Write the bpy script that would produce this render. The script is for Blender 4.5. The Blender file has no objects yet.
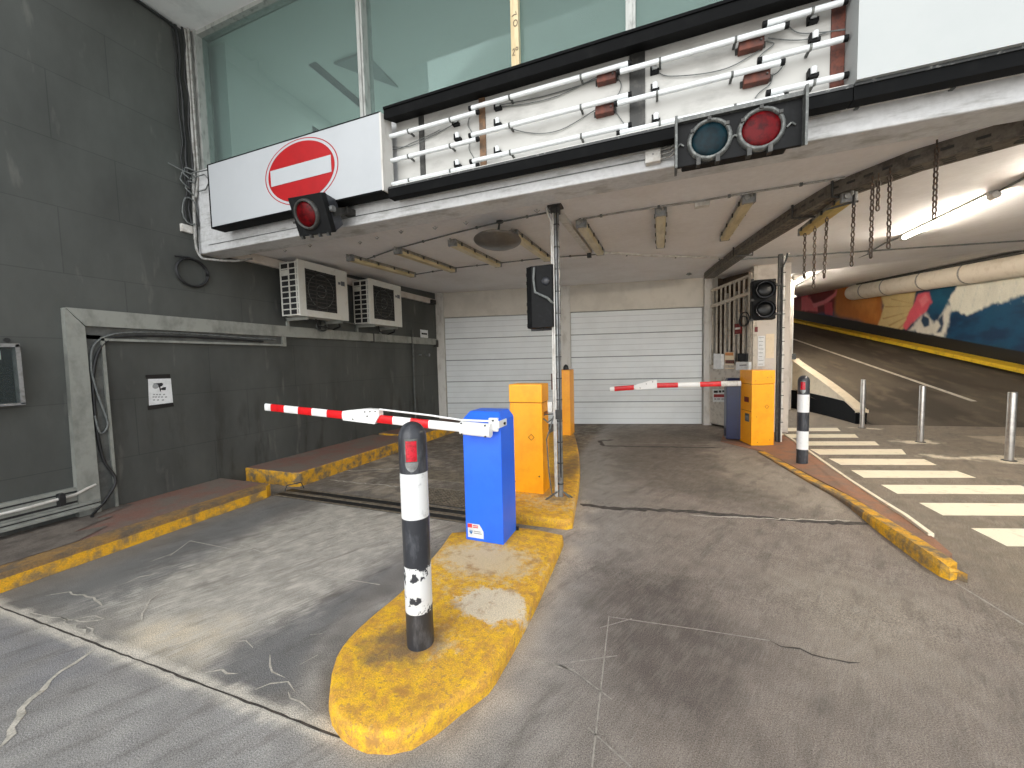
import bpy, math, random
import numpy as np
from mathutils import Vector, Matrix

random.seed(7)
RNG = np.random.RandomState(11)
C = bpy.context.scene.collection
PI = math.pi

# ------------------------------------------------------------------ camera
FPX, HCAM = 387.366, 1.55
CM = np.array([[0.93427992, 0.35574133, -0.02385637],      # image right
               [-0.00056266, -0.06543952, -0.99785638],    # image down
               [-0.35653991, 0.93229061, -0.06093867]])    # view direction
EYE = np.array([0.0, 0.0, HCAM])
cam_d = bpy.data.cameras.new('camera'); cam = bpy.data.objects.new('camera', cam_d); C.objects.link(cam)
cam_d.sensor_fit = 'HORIZONTAL'; cam_d.sensor_width = 36.0; cam_d.lens = FPX/1024*36.0
cam_d.clip_start = 0.05; cam_d.clip_end = 500
mw = Matrix.Identity(4)
for i in range(3):
    mw[i][0] = CM[0][i]; mw[i][1] = -CM[1][i]; mw[i][2] = -CM[2][i]; mw[i][3] = EYE[i]
cam.matrix_world = mw
bpy.context.scene.camera = cam

def ray(u, v):
    return CM.T @ np.array([(u-512)/FPX, (v-384)/FPX, 1.0])
def H(ax, val, u, v):
    """survey a point of the place: the sight line (u,v) meets the plane axis=val"""
    d = ray(u, v); t = (val-EYE[ax])/d[ax]
    return Vector(EYE+t*d)
def HP(p0, nrm, u, v):
    d = ray(u, v); n = np.array(nrm, float); t = ((np.array(p0)-EYE) @ n)/(d @ n)
    return Vector(EYE+t*d)

# ------------------------------------------------------------------ colour + materials
def s2l(c):
    c = c/255.0
    return c/12.92 if c <= 0.04045 else ((c+0.055)/1.055)**2.4
def L(r, g, b): return (s2l(r), s2l(g), s2l(b), 1.0)

MATS = {}
def mat(name, col, rough=.6, metal=0.0, col2=None, scale=6.0, lo=.45, hi=.6, detail=6.0, stretch=(1, 1, 1),
        bump=0.0, bscale=60.0, fine=0.0, emit=None, estr=0.0, spec=.5, coat=0.0, alpha=None, rough2=None):
    m = bpy.data.materials.new(name); m.use_nodes = True
    nt = m.node_tree; N = nt.nodes; K = nt.links
    b = N['Principled BSDF']
    b.inputs['Roughness'].default_value = rough; b.inputs['Metallic'].default_value = metal
    b.inputs['Specular IOR Level'].default_value = spec
    if coat: b.inputs['Coat Weight'].default_value = coat
    tc = N.new('ShaderNodeTexCoord')
    src = None
    if col2 is not None:
        mp = N.new('ShaderNodeMapping'); mp.inputs['Scale'].default_value = stretch
        K.new(tc.outputs['Object'], mp.inputs['Vector'])
        n = N.new('ShaderNodeTexNoise'); n.inputs['Scale'].default_value = scale; n.inputs['Detail'].default_value = detail
        n.inputs['Roughness'].default_value = .65
        K.new(mp.outputs['Vector'], n.inputs['Vector'])
        r = N.new('ShaderNodeMapRange'); r.inputs['From Min'].default_value = lo; r.inputs['From Max'].default_value = hi
        K.new(n.outputs['Fac'], r.inputs['Value'])
        mx = N.new('ShaderNodeMix'); mx.data_type = 'RGBA'
        mx.inputs['A'].default_value = col; mx.inputs['B'].default_value = col2
        K.new(r.outputs['Result'], mx.inputs['Factor'])
        src = mx.outputs['Result']
        if rough2 is not None:
            rr = N.new('ShaderNodeMapRange'); rr.inputs['To Min'].default_value = rough; rr.inputs['To Max'].default_value = rough2
            K.new(r.outputs['Result'], rr.inputs['Value']); K.new(rr.outputs['Result'], b.inputs['Roughness'])
    if fine > 0:
        n2 = N.new('ShaderNodeTexNoise'); n2.inputs['Scale'].default_value = bscale; n2.inputs['Detail'].default_value = 3
        K.new(tc.outputs['Object'], n2.inputs['Vector'])
        r2 = N.new('ShaderNodeMapRange'); r2.inputs['From Min'].default_value = .3; r2.inputs['From Max'].default_value = .7
        r2.inputs['To Min'].default_value = 1-fine; r2.inputs['To Max'].default_value = 1+fine
        K.new(n2.outputs['Fac'], r2.inputs['Value'])
        mm = N.new('ShaderNodeVectorMath'); mm.operation = 'SCALE'
        if src is not None: K.new(src, mm.inputs[0])
        else: mm.inputs[0].default_value = col[:3]
        K.new(r2.outputs['Result'], mm.inputs['Scale'])
        src = mm.outputs['Vector']
    if src is not None: K.new(src, b.inputs['Base Color'])
    else: b.inputs['Base Color'].default_value = col
    if bump > 0:
        n3 = N.new('ShaderNodeTexNoise'); n3.inputs['Scale'].default_value = bscale; n3.inputs['Detail'].default_value = 4
        K.new(tc.outputs['Object'], n3.inputs['Vector'])
        bp = N.new('ShaderNodeBump'); bp.inputs['Strength'].default_value = bump; bp.inputs['Distance'].default_value = .01
        K.new(n3.outputs['Fac'], bp.inputs['Height']); K.new(bp.outputs['Normal'], b.inputs['Normal'])
    if emit is not None:
        b.inputs['Emission Color'].default_value = emit; b.inputs['Emission Strength'].default_value = estr
    MATS[name] = m
    return m

def attr_mat(name, rough=.85, fine=.25, fscale=90, bump=.25, bscale=120, mid=None):
    """surface whose stains and paint are stored as a colour attribute on a fine mesh, with grain on top"""
    m = bpy.data.materials.new(name); m.use_nodes = True
    nt = m.node_tree; N = nt.nodes; K = nt.links; b = N['Principled BSDF']
    b.inputs['Roughness'].default_value = rough; b.inputs['Specular IOR Level'].default_value = .35
    a = N.new('ShaderNodeAttribute'); a.attribute_name = 'paint'
    tc = N.new('ShaderNodeTexCoord')
    n2 = N.new('ShaderNodeTexNoise'); n2.inputs['Scale'].default_value = fscale; n2.inputs['Detail'].default_value = 5
    n2.inputs['Roughness'].default_value = .7
    K.new(tc.outputs['Object'], n2.inputs['Vector'])
    r2 = N.new('ShaderNodeMapRange'); r2.inputs['From Min'].default_value = .38; r2.inputs['From Max'].default_value = .62
    r2.inputs['To Min'].default_value = 1-fine; r2.inputs['To Max'].default_value = 1+fine
    K.new(n2.outputs['Fac'], r2.inputs['Value'])
    mm = N.new('ShaderNodeVectorMath'); mm.operation = 'SCALE'
    K.new(a.outputs['Color'], mm.inputs[0]); K.new(r2.outputs['Result'], mm.inputs['Scale'])
    K.new(mm.outputs['Vector'], b.inputs['Base Color'])
    if bump:
        n3 = N.new('ShaderNodeTexNoise'); n3.inputs['Scale'].default_value = bscale; n3.inputs['Detail'].default_value = 4
        K.new(tc.outputs['Object'], n3.inputs['Vector'])
        bp = N.new('ShaderNodeBump'); bp.inputs['Strength'].default_value = bump; bp.inputs['Distance'].default_value = .006
        K.new(n3.outputs['Fac'], bp.inputs['Height']); K.new(bp.outputs['Normal'], b.inputs['Normal'])
    return m

# plain materials -----------------------------------------------------
mat('white_paint', L(222, 222, 216), .55, col2=L(198, 197, 190), scale=3, lo=.5, hi=.75)
mat('beam_white', L(202, 203, 203), .6, col2=L(152, 152, 148), scale=7, lo=.52, hi=.74, stretch=(.5, 1, 3), fine=.08, bscale=30)
mat('ceiling_paint', L(236, 235, 236), .75, col2=L(224, 222, 221), scale=1.2, lo=.45, hi=.7, fine=.03, bscale=20)
mat('soffit_paint', L(226, 228, 228), .75, col2=L(200, 202, 202), scale=2, lo=.5, hi=.7)
mat('black_paint', L(6, 7, 8), .7, col2=L(15, 16, 16), scale=9, lo=.5, hi=.7, spec=.12)
mat('black_edge', L(40, 42, 42), .5, col2=L(120, 122, 118), scale=30, lo=.56, hi=.66)
mat('black_plastic', L(14, 15, 16), .6, col2=L(30, 31, 33), scale=14, lo=.52, hi=.74, spec=.2)
mat('bollard_black', L(48, 50, 55), .36, col2=L(86, 88, 93), scale=20, lo=.52, hi=.70, stretch=(1, 1, .3))
mat('bollard_white', L(226, 227, 226), .45, col2=L(180, 182, 182), scale=18, lo=.58, hi=.72)
mat('bollard_worn', L(222, 223, 222), .5, col2=L(50, 52, 58), scale=13, lo=.545, hi=.57)
mat('white_gloss', L(240, 240, 238), .3, col2=L(226, 226, 222), scale=9, lo=.5, hi=.7)
mat('sign_white', L(182, 186, 189), .45, col2=L(176, 180, 183), scale=1.5, lo=.45, hi=.7)
mat('panel_white', L(174, 178, 177), .5, col2=L(168, 173, 172), scale=1.2, lo=.45, hi=.7)
mat('tube_glass', L(228, 232, 233), .25, col2=L(218, 222, 222), scale=4)
mat('box_back', L(186, 185, 180), .6, col2=L(142, 140, 136), scale=3.2, lo=.5, hi=.75, stretch=(.6, 1, 1.6))
mat('sign_red', L(168, 16, 22), .45, col2=L(158, 14, 20), scale=5)
mat('boom_red', L(222, 24, 30), .35, col2=L(206, 20, 28), scale=12)
mat('lens_red', L(92, 0, 6), .4, col2=L(56, 0, 3), scale=14, spec=.15)
mat('lens_teal', L(0, 32, 40), .4, col2=L(0, 20, 27), scale=14, spec=.15)
mat('lens_dark', L(8, 9, 10), .3, col2=L(16, 18, 19), scale=10, spec=.3)
mat('reflector_red', L(196, 14, 40), .25, col2=L(150, 8, 26), scale=55, lo=.45, hi=.6)
mat('lamp_metal', L(88, 90, 88), .5, .3, col2=L(128, 130, 126), scale=30, lo=.5, hi=.65)
mat('rust', L(112, 62, 48), .75, col2=L(78, 50, 44), scale=18, lo=.42, hi=.6, fine=.15, bscale=70)
mat('brown_strip', L(128, 98, 72), .7, col2=L(96, 78, 62), scale=18, lo=.45, hi=.6)
mat('dark_steel', L(58, 58, 56), .55, .3, col2=L(86, 84, 80), scale=15, lo=.5, hi=.7)
mat('galv', L(150, 152, 152), .42, .6, col2=L(118, 118, 116), scale=16, lo=.45, hi=.65)
mat('conduit_grey', L(160, 160, 156), .5, .2, col2=L(130, 128, 122), scale=16)
mat('conduit_white', L(214, 212, 206), .5, col2=L(190, 186, 178), scale=10)
mat('cable_black', L(28, 29, 30), .5, col2=L(40, 41, 42), scale=20)
mat('cable_grey', L(112, 116, 114), .55, col2=L(88, 92, 92), scale=20)
mat('chain_steel', L(72, 62, 54), .55, .5, col2=L(108, 84, 66), scale=60, lo=.5, hi=.65)
mat('tray_steel', L(112, 105, 95), .65, .1, col2=L(82, 76, 69), scale=14, lo=.45, hi=.62, fine=.12, bscale=60)
mat('window_frame', L(172, 174, 170), .5, .3, col2=L(132, 134, 130), scale=20, lo=.5, hi=.66, stretch=(1, 1, .3))
mat('timber', L(214, 198, 160), .7, col2=L(198, 178, 138), scale=7, stretch=(4, 4, .4))
mat('pencil', L(92, 78, 66), .8)
mat('glass_dummy', L(120, 140, 136), .1)
mat('room_paint', L(232, 238, 235), .8, col2=L(226, 232, 228), scale=1)
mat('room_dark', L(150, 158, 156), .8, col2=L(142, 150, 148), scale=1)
mat('vent_dark', L(70, 78, 78), .7)
mat('orange_paint', L(254, 172, 16), .38, col2=L(249, 162, 12), scale=5, fine=.03, bscale=25)
mat('orange_dark', L(150, 84, 8), .6)
mat('blue_paint', L(44, 112, 244), .34, col2=L(40, 106, 240), scale=4)
mat('blue_dark', L(16, 28, 68), .35, col2=L(12, 24, 60), scale=4)
mat('yellow_kerb', L(232, 174, 36), .75, col2=L(150, 124, 84), scale=7, lo=.44, hi=.60, fine=.16, bscale=110, bump=.35)
mat('yellow_worn', L(214, 160, 40), .8, col2=L(118, 104, 82), scale=8, lo=.44, hi=.6, fine=.2, bscale=110, bump=.4)
mat('kerb_concrete', L(156, 148, 132), .9, col2=L(120, 112, 100), scale=10, lo=.45, hi=.62, fine=.18, bscale=120, bump=.4)
mat('kerb_red', L(132, 98, 86), .85, col2=L(122, 110, 100), scale=2.6, lo=.42, hi=.6, fine=.14, bscale=90, bump=.3)
mat('kerb_dark', L(92, 82, 72), .9, col2=L(64, 58, 52), scale=6, lo=.45, hi=.62, fine=.15, bscale=90, bump=.3)
mat('kerb_brown', L(150, 108, 84), .85, col2=L(128, 104, 88), scale=3.5, lo=.45, hi=.62, fine=.14, bscale=90, bump=.3)
mat('road_pale', L(196, 190, 178), .9, col2=L(170, 164, 152), scale=22, lo=.42, hi=.6, fine=.2, bscale=120)
mat('road_line', L(168, 162, 152), .9, col2=L(140, 134, 126), scale=30, lo=.4, hi=.6)
mat('kerb_edge', L(160, 124, 72), .85, col2=L(112, 98, 82), scale=7, lo=.4, hi=.6, fine=.18, bscale=100, bump=.4)
mat('pave_grey', L(122, 113, 104), .9, col2=L(98, 90, 83), scale=5, lo=.42, hi=.6, fine=.16, bscale=90, bump=.3)
mat('road_dark', L(58, 54, 50), .9, col2=L(82, 76, 70), scale=20, lo=.4, hi=.6)
mat('zebra_paint', L(238, 228, 204), .8, col2=L(210, 198, 174), scale=7, lo=.55, hi=.7, fine=.06, bscale=110)
mat('ramp_white', L(206, 200, 188), .8, col2=L(176, 170, 158), scale=9)
mat('ramp_yellow', L(214, 178, 34), .75, col2=L(176, 146, 40), scale=5, lo=.5, hi=.65)
mat('grate_steel', L(104, 95, 82), .7, .1, col2=L(132, 122, 106), scale=25, lo=.45, hi=.6)
mat('plate_steel', L(132, 122, 106), .7, .1, col2=L(104, 96, 84), scale=14, lo=.45, hi=.6, bump=.5, bscale=60)
mat('shutter', L(222, 227, 228), .5, col2=L(214, 219, 220), scale=2, lo=.45, hi=.7)
mat('shutter_seam_shade', L(132, 136, 136), .6)
mat('shutter_line_shade', L(186, 190, 190), .6)
mat('shutter_head', L(204, 199, 188), .6, col2=L(194, 189, 178), scale=2)
mat('jamb_paint', L(204, 202, 196), .6, col2=L(176, 172, 164), scale=8, lo=.5, hi=.7, stretch=(1, 1, .4))
mat('ac_white', L(214, 214, 206), .45, col2=L(198, 196, 184), scale=5, lo=.5, hi=.7)
mat('ac_dark', L(30, 31, 32), .6)
mat('badge', L(96, 100, 104), .4)
mat('trunk_grey', L(144, 146, 139), .6, col2=L(114, 116, 110), scale=5, lo=.45, hi=.65, stretch=(1, 1, .6))
mat('trunk_dark', L(92, 94, 91), .6, col2=L(74, 76, 74), scale=8)
mat('paper', L(226, 228, 228), .8, col2=L(212, 214, 214), scale=12)
mat('ink', L(30, 31, 33), .8)
mat('ink_grey', L(150, 152, 152), .8)
mat('tape', L(12, 12, 13), .5)
mat('sticker_red', L(214, 62, 66), .5)
mat('sticker_blue', L(40, 110, 170), .5)
mat('sign_red_dark', L(150, 40, 44), .6)
mat('ochre', L(206, 140, 88), .7)
mat('diffuser', L(212, 198, 156), .35, col2=L(184, 166, 118), scale=5, lo=.45, hi=.65, stretch=(2, .5, 1))
mat('diffuser_yellow', L(206, 178, 96), .4, col2=L(184, 150, 66), scale=5, lo=.45, hi=.65)
mat('fixture_grey', L(150, 146, 134), .5, col2=L(118, 112, 100), scale=15)
mat('tube_lit', L(255, 240, 210), .3, emit=(1.0, .89, .75, 1), estr=125.0)
mat('mirror_back', L(92, 87, 80), .35, .2, col2=L(108, 102, 94), scale=6)
mat('gate_bar', L(196, 188, 174), .55, col2=L(160, 150, 134), scale=10, lo=.5, hi=.66)
mat('gate_panel', L(196, 190, 180), .65, col2=L(158, 150, 138), scale=9, lo=.5, hi=.68)
mat('gate_void', L(96, 80, 64), .8, col2=L(70, 58, 48), scale=5)
mat('pillar_paint', L(206, 198, 188), .65, col2=L(186, 176, 164), scale=5, lo=.5, hi=.7)
mat('cream', L(228, 212, 184), .65, col2=L(208, 190, 160), scale=6, lo=.5, hi=.7)
mat('duct_white', L(226, 218, 204), .55, col2=L(208, 198, 182), scale=4, lo=.5, hi=.7)
mat('steel_post', L(176, 172, 166), .32, .75, col2=L(158, 154, 148), scale=9)
mat('red_box', L(110, 24, 22), .5)

# ------------------------------------------------------------------ mesh builder
WL = {}      # world location of things and parts (none of them is rotated at object level)
class MB:
    def __init__(self): self.v = []; self.f = []; self.m = []; self.s = []; self.p = []; self.pid = 0; self.T = Matrix.Identity(4)
    def frame(self, origin=(0, 0, 0), rz=0.0, rx=0.0, ry=0.0):
        self.T = Matrix.Translation(Vector(origin)) @ Matrix.Rotation(rz, 4, 'Z') @ Matrix.Rotation(ry, 4, 'Y') @ Matrix.Rotation(rx, 4, 'X')
        return self
    def add(self, vs, fs, mi=0, smooth=False):
        o = len(self.v); self.v += [self.T @ Vector(p) for p in vs]
        for f in fs: self.f.append(tuple(o+i for i in f)); self.m.append(mi); self.s.append(smooth); self.p.append(self.pid)
        return self
    def box(self, x0, x1, y0, y1, z0, z1, mi=0):
        self.pid += 1
        vs = [(x, y, z) for z in (z0, z1) for y in (y0, y1) for x in (x0, x1)]
        return self.add(vs, [(0, 2, 3, 1), (4, 5, 7, 6), (0, 1, 5, 4), (1, 3, 7, 5), (3, 2, 6, 7), (2, 0, 4, 6)], mi)
    def frustum(self, a, b, z0, z1, mi=0):
        (x0, x1, y0, y1), (u0, u1, w0, w1) = a, b
        vs = [(x0, y0, z0), (x1, y0, z0), (x0, y1, z0), (x1, y1, z0), (u0, w0, z1), (u1, w0, z1), (u0, w1, z1), (u1, w1, z1)]
        return self.add(vs, [(0, 2, 3, 1), (4, 5, 7, 6), (0, 1, 5, 4), (1, 3, 7, 5), (3, 2, 6, 7), (2, 0, 4, 6)], mi)
    def bar(self, p0, p1, w, h, mi=0, up=(0, 0, 1)):
        self.pid += 1; p0 = Vector(p0); p1 = Vector(p1); d = (p1-p0).normalized(); u = Vector(up)
        if abs(d.dot(u)) > .98: u = Vector((1, 0, 0))
        r = d.cross(u).normalized(); u = r.cross(d).normalized()
        vs = []
        for p in (p0, p1):
            for a, b in ((-1, -1), (1, -1), (1, 1), (-1, 1)): vs.append(p+r*(a*w/2)+u*(b*h/2))
        return self.add(vs, [(0, 1, 2, 3), (7, 6, 5, 4), (0, 4, 5, 1), (1, 5, 6, 2), (2, 6, 7, 3), (3, 7, 4, 0)], mi)
    def tube(self, pts, r, n=8, mi=0, closed=False, r1=None, caps=True):
        self.pid += 1; P = [Vector(p) for p in pts]; k = len(P); rings = []
        up = None
        for i in range(k):
            if closed: d = (P[(i+1) % k]-P[i-1])
            else: d = P[min(i+1, k-1)]-P[max(i-1, 0)]
            if d.length < 1e-9: d = Vector((0, 0, 1))
            d.normalize()
            if up is None:
                up = Vector((0, 0, 1)) if abs(d.z) < .9 else Vector((1, 0, 0))
            a = d.cross(up)
            if a.length < 1e-4: a = d.cross(Vector((0, 1, .3)))
            a.normalize(); up = a.cross(d).normalized()
            rr = r if r1 is None else r+(r1-r)*i/(k-1)
            rings.append([P[i]+(a*math.cos(t)+up*math.sin(t))*rr for t in [2*PI*j/n for j in range(n)]])
        vs = [p for R in rings for p in R]; fs = []
        for i in range(k if closed else k-1):
            a = i*n; b = ((i+1) % k)*n
            for j in range(n): fs.append((a+j, a+(j+1) % n, b+(j+1) % n, b+j))
        self.add(vs, fs, mi, True)
        if caps and not closed:
            self.add(rings[0], [tuple(range(n-1, -1, -1))], mi); self.add(rings[-1], [tuple(range(n))], mi)
        return self
    def lathe(self, prof, o=(0, 0, 0), ax=(0, 0, 1), n=24, mi=0, smooth=True, a0=0.0, a1=2*PI, sx=1.0, caps=True):
        self.pid += 1; o = Vector(o); z = Vector(ax).normalized()
        x = Vector((0, 0, 1)).cross(z) if abs(z.z) < .95 else Vector((1, 0, 0)); x.normalize(); y = z.cross(x)
        full = abs(a1-a0-2*PI) < 1e-6; m = n if full else n+1; vs = []; fs = []
        for (r, h) in prof:
            for j in range(m):
                t = a0+(a1-a0)*j/n; vs.append(o+x*(r*math.cos(t)*sx)+y*(r*math.sin(t))+z*h)
        for i in range(len(prof)-1):
            for j in range(n if full else n):
                k = (j+1) % m if full else j+1
                fs.append((i*m+j, i*m+k, (i+1)*m+k, (i+1)*m+j))
        self.add(vs, fs, mi, smooth)
        if full and caps:
            if prof[0][0] > 1e-6: self.add(vs[:m], [tuple(range(m-1, -1, -1))], mi)
            if prof[-1][0] > 1e-6: self.add(vs[-m:], [tuple(range(m))], mi)
        return self
    def prism(self, pts, vec, mi=0, mside=None):
        self.pid += 1; P = [Vector(p) for p in pts]; v = Vector(vec); n = len(P)
        nrm = Vector((0, 0, 0))
        for i in range(n): nrm += P[i].cross(P[(i+1) % n])
        if nrm.dot(v) < 0: P.reverse()
        Q = [p+v for p in P]; ms = mi if mside is None else mside
        self.add(P, [tuple(range(n-1, -1, -1))], mi); self.add(Q, [tuple(range(n))], mi)
        self.add(P+Q, [(i, (i+1) % n, n+(i+1) % n, n+i) for i in range(n)], ms)
        return self
    def quad(self, a, b, c, d, mi=0): return self.add([a, b, c, d], [(0, 1, 2, 3)], mi)
    def poly(self, pts, mi=0): return self.add(pts, [tuple(range(len(pts)))], mi)
    def build(self, name, mats, parent=None, label=None, cat=None, group=None, kind=None, bevel=0.0, seg=2):
        if isinstance(mats, str): mats = [mats]
        V = [Vector(p) for p in self.v]
        if parent is not None: org = WL[parent]
        elif kind == 'structure': org = Vector((0, 0, 0))
        else:
            xs = [p.x for p in V]; ys = [p.y for p in V]; zs = [p.z for p in V]
            org = Vector(((min(xs)+max(xs))/2, (min(ys)+max(ys))/2, min(zs)))
        me = bpy.data.meshes.new(name)
        me.from_pydata([tuple(p-org) for p in V], [], self.f); me.update()
        for mn in mats: me.materials.append(MATS[mn] if isinstance(mn, str) else mn)
        me.polygons.foreach_set('material_index', self.m); me.polygons.foreach_set('use_smooth', self.s)
        ob = bpy.data.objects.new(name, me); C.objects.link(ob)
        if parent is not None: ob.parent = parent
        else: ob.location = org
        WL[ob] = org
        if bevel > 0:
            bv = ob.modifiers.new('bevel', 'BEVEL'); bv.width = bevel; bv.segments = seg; bv.limit_method = 'ANGLE'; bv.angle_limit = math.radians(40)
        tag(ob, label, cat, group, kind)
        return ob
def each(m, name, mats, parent, **kw):
    """every primitive collected in m becomes a part of its own"""
    for pid in sorted(set(m.p)):
        q = MB(); ids = [i for i, p in enumerate(m.p) if p == pid]; mp = {}
        for i in ids:
            f = []
            for vi in m.f[i]:
                if vi not in mp: mp[vi] = len(q.v); q.v.append(m.v[vi])
                f.append(mp[vi])
            q.f.append(tuple(f)); q.m.append(m.m[i]); q.s.append(m.s[i]); q.p.append(0)
        q.build(name, mats, parent, **kw)
def smooth(P, k=6):
    P = [Vector(p) for p in P]; Q = []
    for i in range(len(P)-1):
        a, b, c, d_ = P[max(i-1, 0)], P[i], P[i+1], P[min(i+2, len(P)-1)]
        for j in range(k):
            t = j/k; Q.append(.5*((2*b)+(c-a)*t+(2*a-5*b+4*c-d_)*t*t+(3*b-a-3*c+d_)*t**3))
    return Q+[P[-1]]
def tag(o, label=None, cat=None, group=None, kind=None):
    if label: o['label'] = label
    if cat: o['category'] = cat
    if group: o['group'] = group
    if kind: o['kind'] = kind
def thing(name, label, cat, loc, group=None):
    o = bpy.data.objects.new(name, None); C.objects.link(o); o.location = loc; o.empty_display_size = .1
    WL[o] = Vector(loc); tag(o, label, cat, group); return o
def dup(root, loc, label, group=None):
    r = root.copy(); C.objects.link(r); r.location = loc; r['label'] = label; WL[r] = Vector(loc)
    if group: r['group'] = group
    for ch in list(root.children):
        c = ch.copy(); C.objects.link(c); c.parent = r; WL[c] = Vector(loc)
        for gch in list(ch.children):
            d = gch.copy(); C.objects.link(d); d.parent = c; WL[d] = Vector(loc)
    return r

# ------------------------------------------------------------------ noise + painting on fine meshes
LAT = RNG.rand(256, 256)
def vnoise(x, y):
    xi = np.floor(x).astype(int); yi = np.floor(y).astype(int); fx = x-xi; fy = y-yi
    fx = fx*fx*(3-2*fx); fy = fy*fy*(3-2*fy)
    a = LAT[xi % 256, yi % 256]; b = LAT[(xi+1) % 256, yi % 256]; c = LAT[xi % 256, (yi+1) % 256]; d = LAT[(xi+1) % 256, (yi+1) % 256]
    return (a*(1-fx)+b*fx)*(1-fy)+(c*(1-fx)+d*fx)*fy
def fbm(x, y, o=4):
    s = np.zeros_like(x); a = .5; t = 0
    for i in range(o): s += a*vnoise(x+17.3*i, y+9.1*i); t += a; a *= .55; x = x*2.03; y = y*2.03
    return s/t
def sdist(x, y, poly):
    """signed distance to a polygon (positive inside)"""
    P = np.array(poly, float); n = len(P); d = np.full(x.shape, 1e9); ins = np.zeros(x.shape, bool)
    for i in range(n):
        a = P[i]; b = P[(i+1) % n]; e = b-a; wx = x-a[0]; wy = y-a[1]
        t = np.clip((wx*e[0]+wy*e[1])/(e@e+1e-12), 0, 1)
        d = np.minimum(d, np.hypot(wx-e[0]*t, wy-e[1]*t))
        if a[1] != b[1]:
            c = ((a[1] > y) != (b[1] > y)) & (x < (b[0]-a[0])*(y-a[1])/(b[1]-a[1])+a[0]); ins ^= c
    return np.where(ins, d, -d)
def sm(t, a, b):
    t = np.clip((t-a)/(b-a), 0, 1); return t*t*(3-2*t)
def mixc(col, c2, f):
    return col*(1-f[..., None])+np.array(c2[:3])*f[..., None]
def grid_object(name, X, Y, Z, col, material, extra=None, mats=()):
    nx, ny = X.shape
    V = np.stack([X, Y, Z], -1).reshape(-1, 3)
    idx = np.arange(nx*ny).reshape(nx, ny)
    Fq = np.stack([idx[:-1, :-1], idx[1:, :-1], idx[1:, 1:], idx[:-1, 1:]], -1).reshape(-1, 4)
    vs = [tuple(p) for p in V]; fs = [tuple(int(i) for i in q) for q in Fq]; mi = [0]*len(fs)
    cols = np.concatenate([col.reshape(-1, 3), np.ones((nx*ny, 1))], 1)
    if extra is not None:
        o = len(vs); vs += [tuple(p) for p in extra.v]
        fs += [tuple(o+i for i in f) for f in extra.f]; mi += [1+m for m in extra.m]
        cols = np.concatenate([cols, np.ones((len(extra.v), 4))], 0)
    me = bpy.data.meshes.new(name); me.from_pydata(vs, [], fs); me.update()
    me.materials.append(material)
    for mn in mats: me.materials.append(MATS[mn])
    me.polygons.foreach_set('material_index', mi)
    at = me.attributes.new('paint', 'FLOAT_COLOR', 'POINT'); at.data.foreach_set('color', cols.astype(np.float32).ravel())
    ob = bpy.data.objects.new(name, me); C.objects.link(ob); ob['kind'] = 'structure'; WL[ob] = Vector((0, 0, 0))
    return ob

# ------------------------------------------------------------------ ground heights
def g(x, y):
    k = min(max((2.0-x)/.3, 0), 1); return -.0085*max(0.0, y-2.5)*k
def gv(x, y):
    k = np.clip((2.0-x)/.3, 0, 1); return -.0085*np.maximum(0, y-2.5)*k
def G(u, v):
    p = H(2, 0, u, v)
    for _ in range(4): p = H(2, g(p.x, p.y), u, v)
    return p
def G2(u, v): p = G(u, v); return (p.x, p.y)
def ceil_z(y): return 3.12+.036*(y-4)
RDX, RDY, RS, RT0 = -.103, .995, .20, 9.85                 # ramp: direction, slope, foot
def ramp_z(x, y): return RS*max(0.0, RDX*x+RDY*y-RT0)
RP0 = (RDX*RT0, RDY*RT0, 0.0); RN = (-RS*RDX, -RS*RDY, 1.0)
def R(u, v): return HP(RP0, RN, u, v)

# ================================================================== SETTING
# ------------------------------------------------------------------ floor
def axis(*segs):
    out = []
    for a, b, st in segs: out += list(np.arange(a, b-1e-9, st))
    out.append(segs[-1][1]); return np.array(out)
xs = axis((-5.6, -5.0, .1), (-5.0, 3.0, .03), (3.0, 6.0, .06), (6.0, 14.0, .5))
ys = axis((-2.0, .6, .4), (.6, 5.0, .028), (5.0, 10.2, .06), (10.2, 17, .4))
X, Y = np.meshgrid(xs, ys, indexing='ij'); Z = gv(X, Y)
n1 = fbm(X*1.3, Y*1.3, 5); n2 = fbm(X*4+31, Y*4+7, 4); n3 = fbm(X*13+3, Y*13+5, 3)
ang = .40
sx_ = (X*math.cos(ang)-Y*math.sin(ang)); sy_ = (X*math.sin(ang)+Y*math.cos(ang))
streak = fbm(sx_*16, sy_*1.1, 4); streak2 = fbm(sx_*40+9, sy_*1.6, 2)
col = np.zeros(X.shape+(3,))+np.array(L(128, 124, 118)[:3])
# right hand lane and road: brown grey
col = mixc(col, L(120, 110, 100), sm(X, -1.0, .2))
col = mixc(col, L(112, 102, 88), sm(X, 1.5, 2.3))
right_dark = sdist(X, Y, [G2(590, 560), G2(700, 575), G2(760, 640), G2(790, 768), G2(620, 740), G2(585, 640)])
col = mixc(col, L(84, 76, 70), sm(right_dark+(n1-.5)*1.1, -.3, .4)*.85)
rd2 = sdist(X, Y, [G2(600, 430), G2(700, 430), G2(770, 470), G2(800, 515), G2(640, 500)])
col = mixc(col, L(86, 78, 68), sm(rd2+(n1-.5)*1.4, -.35, .45)*.75)
pale_r = sdist(X, Y, [G2(820, 560), G2(930, 600), G2(980, 700), G2(860, 700), G2(800, 620)])
col = mixc(col, L(138, 128, 114), sm(pale_r+(n1-.5)*.7, -.3, .3)*.6)
pale_r2 = sdist(X, Y, [G2(700, 440), G2(760, 455), G2(860, 515), G2(800, 505), G2(720, 470)])
col = mixc(col, L(140, 130, 116), sm(pale_r2+(n2-.5)*.6, -.15, .2)*.6)
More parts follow.
